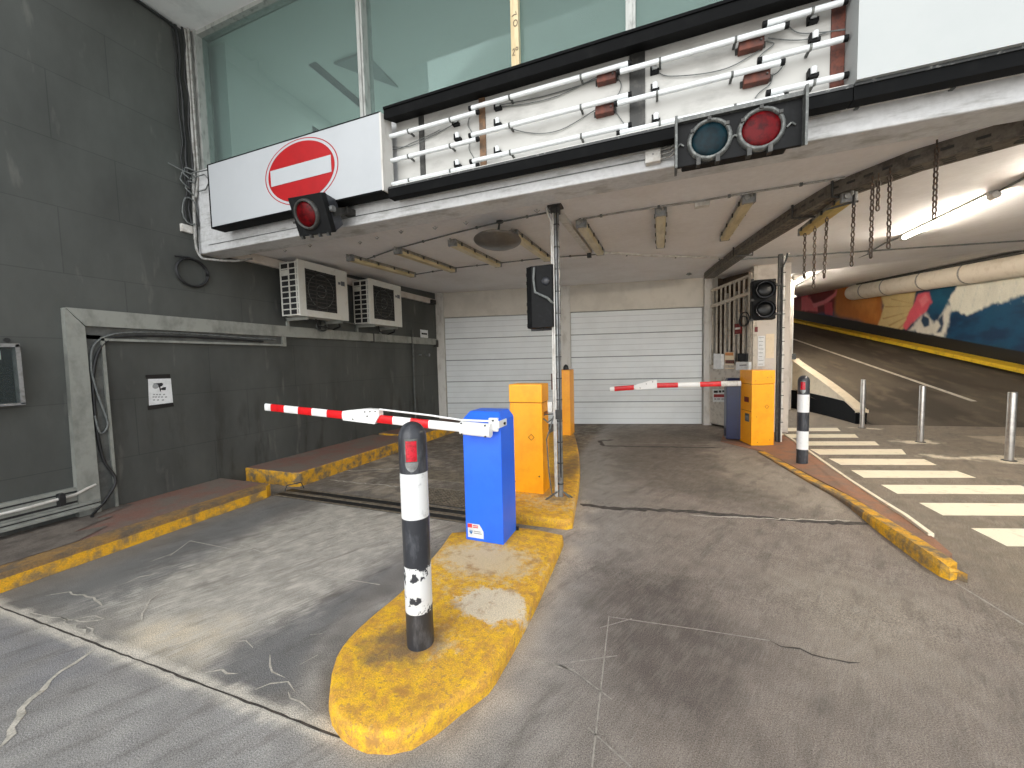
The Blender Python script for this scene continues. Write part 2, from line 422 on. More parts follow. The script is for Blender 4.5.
# left lane: grey with a pale, scratched swath
left = sm(-X, 1.15, 1.35)
lane = np.zeros_like(col)+np.array(L(110, 106, 100)[:3])
sw = sdist(X, Y, [G2(60, 612), G2(190, 560), G2(330, 500), G2(470, 515), G2(440, 545), G2(330, 600), G2(232, 650), G2(200, 680), G2(120, 655)])
lane = mixc(lane, L(160, 154, 143), sm(sw+(n1-.5)*.55, -.25, .3)*.8)
tan_ = sdist(X, Y, [G2(110, 632), G2(165, 618), G2(228, 625), G2(225, 650), G2(195, 676)])
lane = mixc(lane, L(190, 176, 152), sm(tan_+(n2-.5)*.3, -.1, .15)*.75)
nearis = sdist(X, Y, [G2(300, 620), G2(400, 590), G2(460, 545), G2(420, 600), G2(345, 640), G2(330, 730), G2(280, 700)])
lane = mixc(lane, L(176, 170, 160), sm(nearis+(n2-.5)*.4, -.1, .2)*.7)
dk = sdist(X, Y, [G2(192, 672), G2(232, 645), G2(300, 610), G2(400, 560), G2(330, 640), G2(300, 690), G2(265, 705)])
lane = mixc(lane, L(104, 103, 101), sm(dk+(n2-.5)*.2, -.05, .1)*.85)
dk2 = sdist(X, Y, [G2(40, 598), G2(150, 552), G2(260, 505), G2(300, 500), G2(200, 560), G2(110, 612), G2(75, 618)])
lane = mixc(lane, L(104, 104, 102), sm(dk2+(n1-.5)*.4, -.15, .15)*.7)
comb = sdist(X, Y, [G2(228, 640), G2(236, 618), G2(330, 575), G2(380, 560), G2(300, 612)])
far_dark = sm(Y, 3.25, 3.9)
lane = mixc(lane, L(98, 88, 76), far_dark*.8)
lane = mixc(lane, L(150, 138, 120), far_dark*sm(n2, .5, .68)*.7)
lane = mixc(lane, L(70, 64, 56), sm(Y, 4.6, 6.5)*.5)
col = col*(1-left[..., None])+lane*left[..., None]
# apron in front of the joint
jl = [H(2, 0, 0, 607), H(2, 0, 345, 737)]
sl = (jl[1].y-jl[0].y)/(jl[1].x-jl[0].x); jy = jl[0].y+sl*(X-jl[0].x)+(n2-.5)*.03
ap = sm(jy-Y, -.005, .005)*sm(-X, .9, 1.25)
apron = np.zeros_like(col)+np.array(L(126, 123, 119)[:3])
apron = mixc(apron, L(146, 143, 138), sm(n1, .5, .7)*.5)
apron = mixc(apron, L(108, 108, 111), sm(1-n1, .5, .68)*.5)
apron = mixc(apron, L(172, 166, 154), sm(.07-(jy-Y)+(n2-.5)*.1, -.02, .1)*.75)
col = col*(1-ap[..., None])+apron*ap[..., None]
jb = np.abs(Y-jy)
col = mixc(col, L(188, 180, 166), sm(.05+(n3-.5)*.06-jb, 0, .03)*sm(-X, 1.1, 1.3)*.8)
# pale dusty band round the traffic island and along its right side
dust_haze = sdist(X, Y, [G2(330, 740), G2(455, 745), G2(515, 690), G2(575, 560), G2(590, 500), G2(560, 500), G2(520, 600), G2(420, 700)])
col = mixc(col, L(164, 152, 138), sm(dust_haze+(n2-.5)*.3, -.12, .1)*.65)
# posts: pale patches of mortar
for (u, v, r) in ((862, 428, .38), (921, 442, .42), (1009, 460, .55), (960, 458, .35)):
    p = G2(u, v); dd = np.hypot((X-p[0])*.8, (Y-p[1])*1.5)+(n2-.5)*.5+(n3-.5)*.3
    col = mixc(col, L(206, 194, 170), sm(r*.62-dd, -.02, .1)*.85)
pq = sdist(X, Y, [G2(965, 436), G2(1030, 436), G2(1060, 455)])
col = mixc(col, L(156, 142, 122), sm(pq, -.02, .02)*.8)
# overall speckle
col *= (1+(n3-.5)*.35+(n2-.5)*.18)[..., None]
col = np.clip(col*1.28*np.array([.985, 1.0, 1.03]), .01, .9)

fx = MB()
def ribbon(pix, w, mi, lift=.0022, jit=0.0, pts=None):
    P = pts if pts is not None else [G(u, v) for u, v in pix]
    if jit:
        Q = [P[0]]
        for a, b in zip(P[:-1], P[1:]):
            k = max(1, int((b-a).length/.05))
            for i in range(1, k+1):
                q = a.lerp(b, i/k)
                if i < k: q = q+Vector((random.uniform(-jit, jit), random.uniform(-jit, jit), 0))
                Q.append(q)
        P = Q
    lft = []; rgt = []
    for i, p in enumerate(P):
        d = (P[min(i+1, len(P)-1)]-P[max(i-1, 0)]); d.z = 0; d.normalize(); nrm = Vector((-d.y, d.x, 0))
        ww = w*(.5+.5*random.random()) if jit else w
        e = .25 if (jit and i in (0, len(P)-1)) else 1
        lft.append(p+nrm*ww*.5*e); rgt.append(p-nrm*ww*.5*e)
    for q in lft+rgt: q.z = g(q.x, q.y)+lift
    for i in range(len(P)-1): fx.quad(rgt[i], rgt[i+1], lft[i+1], lft[i], mi)
# joint groove, cracks and scratch lines: 0 pale, 1 line, 2 dark, 3 zebra
ribbon([(-60, 585), (0, 607), (100, 646), (200, 684), (300, 722), (346, 740)], .012, 2, jit=.003)
ribbon([(94, 650), (60, 672), (30, 700), (0, 748)], .03, 0, jit=.012)
for pl in ([(30, 612), (60, 618), (85, 622), (110, 618)], [(45, 596), (70, 592), (95, 600), (102, 606), (88, 612)],
           [(60, 618), (75, 626), (90, 636)], [(62, 622), (95, 616), (112, 620)], [(150, 562), (175, 552)], [(100, 640), (86, 627)],
           [(232, 642), (246, 641), (253, 648)], [(205, 673), (222, 670), (238, 674)], [(270, 655), (272, 672), (285, 678)],
           [(255, 690), (270, 684), (288, 682), (295, 692)], [(288, 692), (300, 702), (312, 712)], [(300, 665), (318, 655)],
           [(310, 635), (322, 634)], [(142, 622), (150, 600), (165, 588)], [(126, 583), (140, 577), (160, 572)]):
    ribbon(pl, .013, 0, jit=.016)
for pl in ([(300, 572), (380, 585)], [(190, 541), (235, 550)], [(190, 541), (170, 556)], [(240, 545), (285, 560)]): ribbon(pl, .007, 0)
for pl in ([(609, 616), (592, 768)], [(609, 617), (700, 630), (770, 641)], [(600, 628), (632, 619)], [(560, 664), (617, 656)],
           [(545, 660), (575, 672), (612, 700)], [(588, 728), (632, 768)]): ribbon(pl, .007, 1)
ribbon([(532, 660), (560, 667), (575, 670)], .02, 1, jit=.006)
ribbon([(770, 641), (812, 655), (860, 663)], .012, 2, jit=.02)
ribbon([(955, 583), (1024, 625)], .014, 1)
ribbon([(580, 504), (620, 509), (680, 511), (740, 516), (800, 521), (868, 524)], .10, 2, jit=.02)
ribbon([(690, 515), (760, 519), (850, 521)], .03, 0, jit=.02, lift=.003)
for pl in ([(603, 446), (720, 448)], [(603, 446), (600, 441), (614, 440)]): ribbon(pl, .10, 2, jit=.012)
ribbon([(604, 443), (660, 443.5), (715, 445)], .03, 1, jit=.01)
ribbon([(308, 477), (345, 471)], .03, 2); ribbon([(345, 471), (430, 467)], .035, 0, jit=.01)
ribbon([(330, 480), (400, 487)], .03, 0, jit=.02)
for q in ([(778.7, 427.9), (837.3, 427.9), (840.8, 431.3), (778.7, 431.4)], [(780, 434.2), (854.8, 434.2), (858.6, 437.8), (784.5, 438)],
          [(796, 441.4), (874.8, 441.4), (879.5, 445.5), (803, 445.7)], [(809.8, 449.2), (901.7, 449.2), (906.4, 454.6), (819.7, 454.8)],
          [(828.6, 458.6), (924, 459.2), (936.9, 465.2), (840.8, 465)], [(851, 470.3), (956.8, 471), (976.3, 478), (864, 478)],
          [(881, 484.9), (1020, 485.5), (1047, 494.5), (897.5, 494)], [(919, 503), (1075, 504), (1110, 516.5), (943, 515.6)],
          [(971, 528.4), (1150, 530), (1200, 549), (1007, 546.5)]):
    P = [G(u, v)+Vector((0, 0, .0025)) for u, v in q]; fx.poly(P[::-1], 3)
FLOOR = attr_mat('asphalt', rough=.82, fine=.5, fscale=190, bump=.5, bscale=170)
def add_scratch(m):
    nt = m.node_tree; N = nt.nodes; K = nt.links; b = N['Principled BSDF']; src = b.inputs['Base Color'].links[0].from_socket
    at = N.new('ShaderNodeAttribute'); at.attribute_name = 'scratch'; tc = N.new('ShaderNodeTexCoord')
    mp = N.new('ShaderNodeMapping'); mp.vector_type = 'POINT'; mp.inputs['Rotation'].default_value = (0, 0, .42)
    m2 = N.new('ShaderNodeMapping'); m2.inputs['Scale'].default_value = (1, .07, 1); K.new(tc.outputs['Object'], mp.inputs[0]); K.new(mp.outputs[0], m2.inputs[0])
    n = N.new('ShaderNodeTexNoise'); n.inputs['Scale'].default_value = 85; n.inputs['Detail'].default_value = 7; n.inputs['Roughness'].default_value = .8; K.new(m2.outputs[0], n.inputs['Vector'])
    n5 = N.new('ShaderNodeTexNoise'); n5.inputs['Scale'].default_value = 9; n5.inputs['Detail'].default_value = 6; K.new(tc.outputs['Object'], n5.inputs['Vector'])
    ad = N.new('ShaderNodeMath'); ad.operation = 'MULTIPLY_ADD'; K.new(n5.outputs['Fac'], ad.inputs[0]); ad.inputs[1].default_value = .45; K.new(n.outputs['Fac'], ad.inputs[2])
    r = N.new('ShaderNodeMapRange'); r.inputs['From Min'].default_value = .70; r.inputs['From Max'].default_value = .86; K.new(ad.outputs[0], r.inputs['Value'])
    mu = N.new('ShaderNodeMath'); mu.operation = 'MULTIPLY'; K.new(r.outputs['Result'], mu.inputs[0]); K.new(at.outputs['Fac'], mu.inputs[1])
    mx = N.new('ShaderNodeMix'); mx.data_type = 'RGBA'; K.new(mu.outputs[0], mx.inputs['Factor']); K.new(src, mx.inputs['A']); mx.inputs['B'].default_value = L(205, 199, 188)
    # dark tyre-worn streaks and oil spots
    n6 = N.new('ShaderNodeTexNoise'); n6.inputs['Scale'].default_value = 5; n6.inputs['Detail'].default_value = 8; n6.inputs['Roughness'].default_value = .7; m6 = N.new('ShaderNodeMapping'); m6.inputs['Scale'].default_value = (1.6, .35, 1); K.new(mp.outputs[0], m6.inputs[0]); K.new(m6.outputs[0], n6.inputs['Vector'])
    r6 = N.new('ShaderNodeMapRange'); r6.inputs['From Min'].default_value = .52; r6.inputs['From Max'].default_value = .70; r6.inputs['To Max'].default_value = .55; K.new(n6.outputs['Fac'], r6.inputs['Value'])
    mx2 = N.new('ShaderNodeMix'); mx2.data_type = 'RGBA'; K.new(r6.outputs['Result'], mx2.inputs['Factor']); K.new(mx.outputs['Result'], mx2.inputs['A']); mx2.inputs['B'].default_value = L(84, 78, 72)
    K.new(mx2.outputs['Result'], b.inputs['Base Color'])
add_scratch(FLOOR)
fl = grid_object('floor', X, Y, Z, col, FLOOR, fx, ['road_pale', 'road_line', 'road_dark', 'zebra_paint'])

at = fl.data.attributes.new('scratch', 'FLOAT', 'POINT')
sc_ = np.clip((sm(sw+(n1-.5)*.5, -.2, .3)*1.0+sm(comb, -.1, .1)*.6)*left*(1-ap)*(1-far_dark)+far_dark*left*.35+.12*(1-left)+ap*.12, 0, 1).ravel()
at.data.foreach_set('value', np.concatenate([sc_, np.zeros(len(fx.v))]).astype(np.float32))

# ------------------------------------------------------------------ ramp up to the right
YA, YB = R(791, 320.5), R(1024, 375)
wd = Vector((YB.x-YA.x, YB.y-YA.y, 0)).normalized(); wn = (-wd.y, wd.x, 0)
def W(u, v): return HP((YA.x, YA.y, 0), wn, u, v)
rs = np.linspace(0, 1, 90); rt = np.linspace(0, 1, 60)
lftA, lftB = Vector((4.2, (RT0-RDX*4.2)/RDY, 0)), Vector((2.2, 30, 0))
rgtB = YA-wd*6
RX = np.zeros((90, 60)); RY = np.zeros((90, 60))
for i, a in enumerate(rs):
    for j, b in enumerate(rt):
        ys_ = lftA.y+(lftB.y-lftA.y)*a*a; p = Vector((float(np.interp(ys_, [lftA.y, 10.55, 12.75, 30], [4.2, 4.18, 3.57, 2.3])), ys_, 0)).lerp(Vector((11.0, (RT0-RDX*11)/RDY, 0)).lerp(rgtB, a*a), b); RX[i, j] = p.x; RY[i, j] = p.y
RZ = RS*np.maximum(0, RDX*RX+RDY*RY-RT0)
nn = fbm(RX*1.2, RY*.5, 4); nm = fbm(RX*6, RY*1.2, 3)
rc = np.zeros(RX.shape+(3,))+np.array(L(88, 80, 69)[:3]); rc = mixc(rc, L(62, 56, 48), sm(nn, .45, .65)*.8); rc = mixc(rc, L(120, 108, 90), sm(nm, .6, .75)*.4)
rx_ = MB()
def ramp_strip(a, b, w, mi, lift=.004):
    d = (b-a).normalized(); nrm = Vector((-d.y, d.x, 0)).normalized()*w*.5; up = Vector((0, 0, lift))
    rx_.quad(a-nrm+up, b-nrm+up, b+nrm+up, a+nrm+up, mi)
ramp_strip(R(974, 401.5), R(700, 307), .12, 0, .006)
grid_object('ramp', RX, RY, RZ, rc, attr_mat('ramp_asphalt', .85, .25, 60, .3, 80), rx_, ['ramp_white'])
# ------------------------------------------------------------------ left wall of large dark slabs
def left_wall_mat():
    m = bpy.data.materials.new('wall_slabs'); m.use_nodes = True; nt = m.node_tree; N = nt.nodes; K = nt.links; b = N['Principled BSDF']
    tc = N.new('ShaderNodeTexCoord'); sp = N.new('ShaderNodeSeparateXYZ'); cb = N.new('ShaderNodeCombineXYZ')
    K.new(tc.outputs['Object'], sp.inputs[0]); K.new(sp.outputs['Y'], cb.inputs['X']); K.new(sp.outputs['Z'], cb.inputs['Y'])
    br = N.new('ShaderNodeTexBrick'); br.inputs['Scale'].default_value = 1.0; br.inputs['Brick Width'].default_value = 1.22
    br.inputs['Row Height'].default_value = .62; br.inputs['Mortar Size'].default_value = .0045; br.inputs['Mortar Smooth'].default_value = .2
    br.inputs['Color1'].default_value = L(80, 82, 79); br.inputs['Color2'].default_value = L(77, 79, 76); br.inputs['Mortar'].default_value = L(68, 70, 68)
    br.offset = .37
    K.new(cb.outputs[0], br.inputs['Vector'])
    n = N.new('ShaderNodeTexNoise'); n.inputs['Scale'].default_value = 1.3; n.inputs['Detail'].default_value = 7; n.inputs['Roughness'].default_value = .62
    mp = N.new('ShaderNodeMapping'); mp.inputs['Scale'].default_value = (1, 1, .45); K.new(tc.outputs['Object'], mp.inputs[0]); K.new(mp.outputs[0], n.inputs['Vector'])
    r = N.new('ShaderNodeMapRange'); r.inputs['From Min'].default_value = .3; r.inputs['From Max'].default_value = .7; r.inputs['To Min'].default_value = .74; r.inputs['To Max'].default_value = 1.26
    K.new(n.outputs['Fac'], r.inputs['Value'])
    mm = N.new('ShaderNodeVectorMath'); mm.operation = 'SCALE'; K.new(br.outputs['Color'], mm.inputs[0]); K.new(r.outputs['Result'], mm.inputs['Scale'])
    # pale scuffs
    n4 = N.new('ShaderNodeTexNoise'); n4.inputs['Scale'].default_value = 5; n4.inputs['Detail'].default_value = 5
    mp4 = N.new('ShaderNodeMapping'); mp4.inputs['Scale'].default_value = (1, 1.6, .35); K.new(tc.outputs['Object'], mp4.inputs[0]); K.new(mp4.outputs[0], n4.inputs['Vector'])
    r4 = N.new('ShaderNodeMapRange'); r4.inputs['From Min'].default_value = .64; r4.inputs['From Max'].default_value = .8; r4.inputs['To Max'].default_value = .45
    K.new(n4.outputs['Fac'], r4.inputs['Value'])
    mx = N.new('ShaderNodeMix'); mx.data_type = 'RGBA'; K.new(mm.outputs[0], mx.inputs['A']); mx.inputs['B'].default_value = L(132, 130, 124); K.new(r4.outputs['Result'], mx.inputs['Factor'])
    n7 = N.new('ShaderNodeTexNoise'); n7.inputs['Scale'].default_value = 3.2; n7.inputs['Detail'].default_value = 6; n7.inputs['Roughness'].default_value = .6
    mp7 = N.new('ShaderNodeMapping'); mp7.inputs['Scale'].default_value = (1, 1.5, .32); mp7.inputs['Location'].default_value = (3, 7, 1); K.new(tc.outputs['Object'], mp7.inputs[0]); K.new(mp7.outputs[0], n7.inputs['Vector'])
    r7 = N.new('ShaderNodeMapRange'); r7.inputs['From Min'].default_value = .54; r7.inputs['From Max'].default_value = .66; r7.inputs['To Max'].default_value = .6; K.new(n7.outputs['Fac'], r7.inputs['Value'])
    rz7 = N.new('ShaderNodeMapRange'); rz7.inputs['From Min'].default_value = 1.5; rz7.inputs['From Max'].default_value = .5; K.new(sp.outputs['Z'], rz7.inputs['Value'])
    mu7 = N.new('ShaderNodeMath'); mu7.operation = 'MULTIPLY'; K.new(r7.outputs['Result'], mu7.inputs[0]); K.new(rz7.outputs['Result'], mu7.inputs[1])
    mx7 = N.new('ShaderNodeMix'); mx7.data_type = 'RGBA'; K.new(mu7.outputs[0], mx7.inputs['Factor']); K.new(mx.outputs['Result'], mx7.inputs['A']); mx7.inputs['B'].default_value = L(48, 44, 40)
    K.new(mx7.outputs['Result'], b.inputs['Base Color'])
    b.inputs['Roughness'].default_value = .6; b.inputs['Specular IOR Level'].default_value = .3
    bp = N.new('ShaderNodeBump'); bp.inputs['Strength'].default_value = .25; bp.inputs['Distance'].default_value = .01
    K.new(n4.outputs['Fac'], bp.inputs['Height']); K.new(bp.outputs['Normal'], b.inputs['Normal'])
    return m
WX = -5.3
MB().box(WX-.3, WX, -2, 10, -.3, 10).build('wall_left', [left_wall_mat()], kind='structure')

# ------------------------------------------------------------------ facade beam, ceiling, storey above
MB().box(WX, 13, 3.18, 3.45, 2.945, 3.93).build('trim_1', 'beam_white', kind='structure', bevel=.012)
cg = MB()
cg.prism([(WX, 3.4, ceil_z(3.4)), (13, 3.4, ceil_z(3.4)), (13, 8.0, ceil_z(8)), (2.6, 10.6, ceil_z(10.6)), (WX, 10.6, ceil_z(10.6))], (0, 0, .4))
cg.build('ceiling', 'ceiling_paint', kind='structure')
# faint panel joints of the ceiling as shallow grooves are left to the conduits; sloping soffit over the ramp
c0 = HP((0, 4, ceil_z(4)), (0, -.036, 1), 784, 256); c1 = HP((0, 4, ceil_z(4)), (0, -.036, 1), 1024, 240)
j0, j1 = W(784, 300), W(1024, 250.5)
dc = (c1-c0); dj = (j1-j0)
sf = MB(); sf.add([c0-dc*.5, c0, c1, c1+dc*1.2, j1+dj*1.0, j1, j0, j0-dj*.25], [(0, 7, 6, 1), (1, 6, 5, 2), (2, 5, 4, 3)], 0)
sf.build('ceiling_ramp', 'ceiling_paint', kind='structure')
SOFFIT_PT = c0; SOFFIT_N = (c1-c0).cross(j0-c0)
# upper storey
MB().box(WX, 13, 1.9, 3.32, 5.56, 10).box(WX, 13, 3.32, 12, 5.68, 10).build('wall_upper', 'soffit_paint', kind='structure')
ur = MB()
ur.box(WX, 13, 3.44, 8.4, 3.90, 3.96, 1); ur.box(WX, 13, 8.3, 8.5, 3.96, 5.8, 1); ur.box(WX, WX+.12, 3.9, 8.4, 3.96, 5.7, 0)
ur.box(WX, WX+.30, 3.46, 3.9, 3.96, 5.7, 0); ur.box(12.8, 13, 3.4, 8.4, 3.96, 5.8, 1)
ur.box(WX, 13, 3.8, 8.4, 5.62, 5.7, 0); ur.box(WX, 13, 3.40, 3.8, 5.545, 5.7, 0)
for (y0, y1, xx) in ((4.2, 5.5, -4.45), (5.7, 7.0, -4.1)  ): ur.box(xx, xx+.13, y0, y1, 5.612, 5.64, 2)
ur.box(WX+.12, WX+.13, 4.9, 5.4, 5.25, 5.36, 2)
ur.prism([(-4.1, 4.3, 5.62), (-3.6, 4.3, 5.62), (-3.6, 5.0, 5.62)], (0, 0, -.03), 1)
ur.box(-2.2, 1.8, 7.4, 7.5, 5.05, 5.15, 0)
ur.build('wall_room', ['room_paint', 'room_dark', 'vent_dark'], kind='structure')
for x_ in (-3.6, .2, 4.0):
    ld = bpy.data.lights.new('room_fill_light', 'AREA'); ld.energy = 75; ld.shape = 'RECTANGLE'; ld.size = 2.4; ld.size_y = 2.0; ld.color = (.95, 1, .97)  # unseen fill lamps added to brighten the view through the upper windows
    lo_ = bpy.data.objects.new('room_fill_light', ld); C.objects.link(lo_); lo_.location = (x_, 6.4, 5.6)
# glazing
def glass_mat(name='tinted_glass', tint=(.64, .705, .69, 1), dust_haze=.14):
    m = bpy.data.materials.new(name); m.use_nodes = True; nt = m.node_tree; N = nt.nodes; K = nt.links
    N.remove(N['Principled BSDF']); out = N['Material Output']
    tr = N.new('ShaderNodeBsdfTransparent'); tr.inputs['Color'].default_value = tint
    gl = N.new('ShaderNodeBsdfGlossy'); gl.inputs['Roughness'].default_value = .02; gl.inputs['Color'].default_value = (.85, .95, .93, 1)
    df = N.new('ShaderNodeBsdfDiffuse'); df.inputs['Color'].default_value = (.33, .39, .38, 1)
    fr = N.new('ShaderNodeFresnel'); fr.inputs['IOR'].default_value = 1.45
    m0 = N.new('ShaderNodeMixShader'); m0.inputs[0].default_value = dust_haze; K.new(tr.outputs[0], m0.inputs[1]); K.new(df.outputs[0], m0.inputs[2])  # diffuse share paints an even reflection haze into the glass
    mx = N.new('ShaderNodeMixShader'); fm_ = N.new('ShaderNodeMath'); fm_.operation = 'MULTIPLY'; fm_.inputs[1].default_value = .12; K.new(fr.outputs[0], fm_.inputs[0]); K.new(fm_.outputs[0], mx.inputs[0]); K.new(m0.outputs[0], mx.inputs[1]); K.new(gl.outputs[0], mx.inputs[2])
    K.new(mx.outputs[0], out.inputs['Surface']); return m
GLASS = glass_mat(); CLEAR = glass_mat('clear_cover', (.9, .92, .92, 1), .06)
xm = [WX+.12, -2.74, -1.135, -.205, 2.3, 4.9, 8.0]
for i in range(len(xm)-1):
    t = thing('window_%d' % (i+1), 'tinted plate glass window above the light box', 'window', ((xm[i]+xm[i+1])/2, 3.3, 3.95)); t['kind'] = 'structure'
    del t['label']; del t['category']
    MB().box(xm[i], xm[i+1], 3.295, 3.305, 3.93, 5.56).build('pane', [GLASS], t)
    fm = MB()
    if i == 0:
        fm.box(WX+.06, WX+.14, 3.22, 3.36, 3.93, 5.56); fm.box(WX, 13, 3.24, 3.36, 5.515, 5.56); fm.box(WX, 13, 3.22, 3.36, 3.90, 3.955)
        fm.build('frame', 'window_frame', t)
    if i in (1, 3, 4, 5):
        fm.box(xm[i]-.035, xm[i]+.035, 3.22, 3.36, 3.93, 5.56); fm.box(xm[i]-.014, xm[i]+.014, 3.205, 3.22, 3.93, 5.56)
        fm.build('mullion', 'window_frame', t)
    if i == 2:
        fm.box(xm[i]-.034, xm[i]+.034, 3.225, 3.27, 3.955, 5.56); fm.build('batten', 'timber', t, label='bare timber batten')
        pm = MB()
        for (zz, k) in ((4.36, 0), (4.13, 1)):
            y = 3.2225; x = xm[i]
            if k == 0:
                pm.tube([(x-.02, y, zz+.06), (x+.0, y, zz+.07), (x+.02, y, zz+.065), (x+.015, y, zz+.09)], .003, 5)
                pm.tube([(x+.01+.018*math.cos(a), y, zz+.025*math.sin(a)) for a in np.linspace(0, 2*PI, 10)], .003, 5)
            else:
                pm.tube([(x-.02, y, zz+.02), (x-.005, y, zz+.035), (x-.0, y, zz+.02), (x-.02, y, zz-.02), (x+.0, y, zz-.02)], .003, 5)
                pm.tube([(x+.018+.01*math.cos(a), y, zz+.025+.012*math.sin(a)) for a in np.linspace(0, 2*PI, 8)], .003, 5)
        pm.build('pencil_mark', 'pencil', t)

# ------------------------------------------------------------------ back wall with the two shutter doors
D0 = Vector((WX, 8.6, 0)); DA = math.atan2(1.4, 6.27)
def dframe(): return MB().frame(D0, DA)
bw = dframe(); bw.box(-.3, 6.75, .14, .4, -.3, 3.6); bw.build('wall_back', 'shutter_head', kind='structure')
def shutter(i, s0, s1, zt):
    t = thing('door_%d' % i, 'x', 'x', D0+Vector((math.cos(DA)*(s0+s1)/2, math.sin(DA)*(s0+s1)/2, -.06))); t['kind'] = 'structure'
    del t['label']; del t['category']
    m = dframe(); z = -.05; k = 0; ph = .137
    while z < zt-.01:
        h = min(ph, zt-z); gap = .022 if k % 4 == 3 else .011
        m.box(s0, s1, .05 if k % 4 != 3 else .05, .12, z, z+h-gap); m.box(s0, s1, .075 if k % 4 == 3 else .062, .12, z+h-gap, z+h, 1 if k % 4 == 3 else 2)  # seam strips coloured darker to stand in for slat shadow lines
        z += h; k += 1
    m.build('shutter_panel', ['shutter', 'shutter_seam_shade', 'shutter_line_shade'], t)
    dframe().box(s0, s1, .045, .12, -.10, -.05).build('bottom_seal', 'cable_black', t)
    m = dframe(); m.box(s0-.02, s1+.02, .02, .13, zt+.012, 3.35); m.box(s0-.02, s1+.02, .0, .13, zt-.004, zt+.018)
    m.build('header_panel', 'shutter_head', t)
    return t
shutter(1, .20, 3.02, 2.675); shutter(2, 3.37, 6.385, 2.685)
jm = dframe(); jm.box(-.10, .19, -.03, .13, -.12, 3.36); jm.build('trim_2', 'jamb_paint', kind='structure', bevel=.006)
jm = dframe(); jm.box(3.03, 3.36, -.02, .13, -.12, 3.36); jm.build('trim_3', 'jamb_paint', kind='structure', bevel=.006)
jm = dframe(); jm.box(6.40, 6.57, -.05, .13, -.12, 3.36); jm.box(6.46, 6.50, -.056, -.05, -.1, 3.3); jm.build('trim_4', 'jamb_paint', kind='structure', bevel=.006)

# ------------------------------------------------------------------ right hand mural wall
s_len = (YA-YB).length
sv = axis((-13, -1.5, .3), (-1.5, 13, .045), (13, 27, .3)); zv = axis((-.2, .4, .2), (.4, 4.6, .035), (4.6, 6.2, .2))
SS, ZZ = np.meshgrid(sv, zv, indexing='ij')
base = Vector((YB.x, YB.y, 0)); dirv = -wd
MX = base.x+dirv.x*SS; MY = base.y+dirv.y*SS
def proj(x, y, z):
    a = np.stack([x-EYE[0], y-EYE[1], z-EYE[2]], -1) @ CM.T
    d = np.where(a[..., 2] < .1, .1, a[..., 2]); return 512+FPX*a[..., 0]/d, 384+FPX*a[..., 1]/d
def Wsz(u, v):
    p = W(u, v); return ((p-base).x*dirv.x+(p-base).y*dirv.y, p.z)
def area(pix): return sdist(SS, ZZ, [Wsz(u, v) for u, v in pix])
q1 = fbm(SS*1.1, ZZ*2, 4); q2 = fbm(SS*5, ZZ*3+8, 3)
mc = np.zeros(SS.shape+(3,))+np.array(L(12, 72, 104)[:3])
mc = mixc(mc, L(6, 48, 82), sm(q1, .4, .65)); 
mc = mixc(mc, L(34, 96, 122), sm(area([(915, 283), (955, 280), (975, 300), (930, 312), (915, 320)])+(q2-.5)*.2, -.2, .3)*.5)
mc = mixc(mc, L(120, 24, 30), sm(area([(720, 240), (838, 288), (834, 312), (720, 330)])+(q1-.5)*.3, -.1, .15))
mc = mixc(mc, L(190, 116, 48), sm(area([(838, 240), (884, 240), (882, 328), (834, 316)])+(q1-.5)*.3, -.2, .2))
mc = mixc(mc, L(206, 140, 66), sm(area([(852, 282), (878, 288), (876, 318), (852, 306)])+(q2-.5)*.3, -.2, .3)*.8)
mc = mixc(mc, L(214, 194, 140), sm(area([(880, 292), (916, 288), (912, 324), (900, 332), (878, 326), (884, 306)])+(q2-.5)*.12, -.05, .06))
for (u0, v0, u1, v1) in ((916, 310, 882, 318), (916, 312, 888, 325), (914, 314, 896, 330), (915, 306, 884, 306), (915, 304, 890, 298)):
    mc = mixc(mc, L(178, 140, 92), sm(area([(u0, v0), (u1, v1), (u1+1.4, v1+1.6)]), -.02, .03)*.8)
mc = mixc(mc, L(224, 96, 112), sm(area([(914, 302), (918, 294), (930, 291), (932, 302), (926, 312), (916, 320), (906, 330), (902, 328)])+(q2-.5)*.12, -.04, .05))
mc = mixc(mc, L(238, 140, 146), sm(area([(918, 300), (926, 293), (930, 300), (922, 308)]), -.04, .08)*.8)
mc = mixc(mc, L(220, 218, 208), sm(area([(908, 331), (918, 318), (926, 312), (934, 322), (942, 314), (948, 303), (954, 306), (950, 320), (944, 338), (928, 336)])+(q2-.5)*.22, -.06, .10))
mc = mixc(mc, L(34, 60, 86), sm(area([(920, 321), (923, 314), (929, 318), (930, 326), (924, 328)])+(q2-.5)*.1, -.03, .06))
mc = mixc(mc, L(34, 60, 86), sm(area([(937, 320), (943, 314), (944, 324), (941, 332), (936, 333), (940, 326)])+(q2-.5)*.1, -.03, .06))
wing = area([(948, 300), (958, 284), (985, 272), (1100, 250), (1100, 284), (1024, 296), (990, 306), (968, 314), (952, 312)])
mc = mixc(mc, L(226, 226, 214), sm(wing+(q2-.5)*.22, -.05, .06))
for k in range(9):
    u = 962+k*13; mc = mixc(mc, L(176, 188, 186), sm(area([(u+6, 276-k*2.2), (u+7, 276-k*2.2), (u-3, 311-k*1.7), (u-4, 311-k*1.7)]), -.015, .03)*.45)
mc = mixc(mc, L(228, 104, 114), sm(area([(801, 296), (807, 294), (813, 302), (818, 304), (818, 312), (801, 311)])+(q2-.5)*.1, -.05, .08))
mc = mixc(mc, L(236, 132, 138), sm(area([(812, 304), (824, 300), (833, 294), (838, 288), (836, 296), (826, 304), (814, 308)]), -.04, .06))
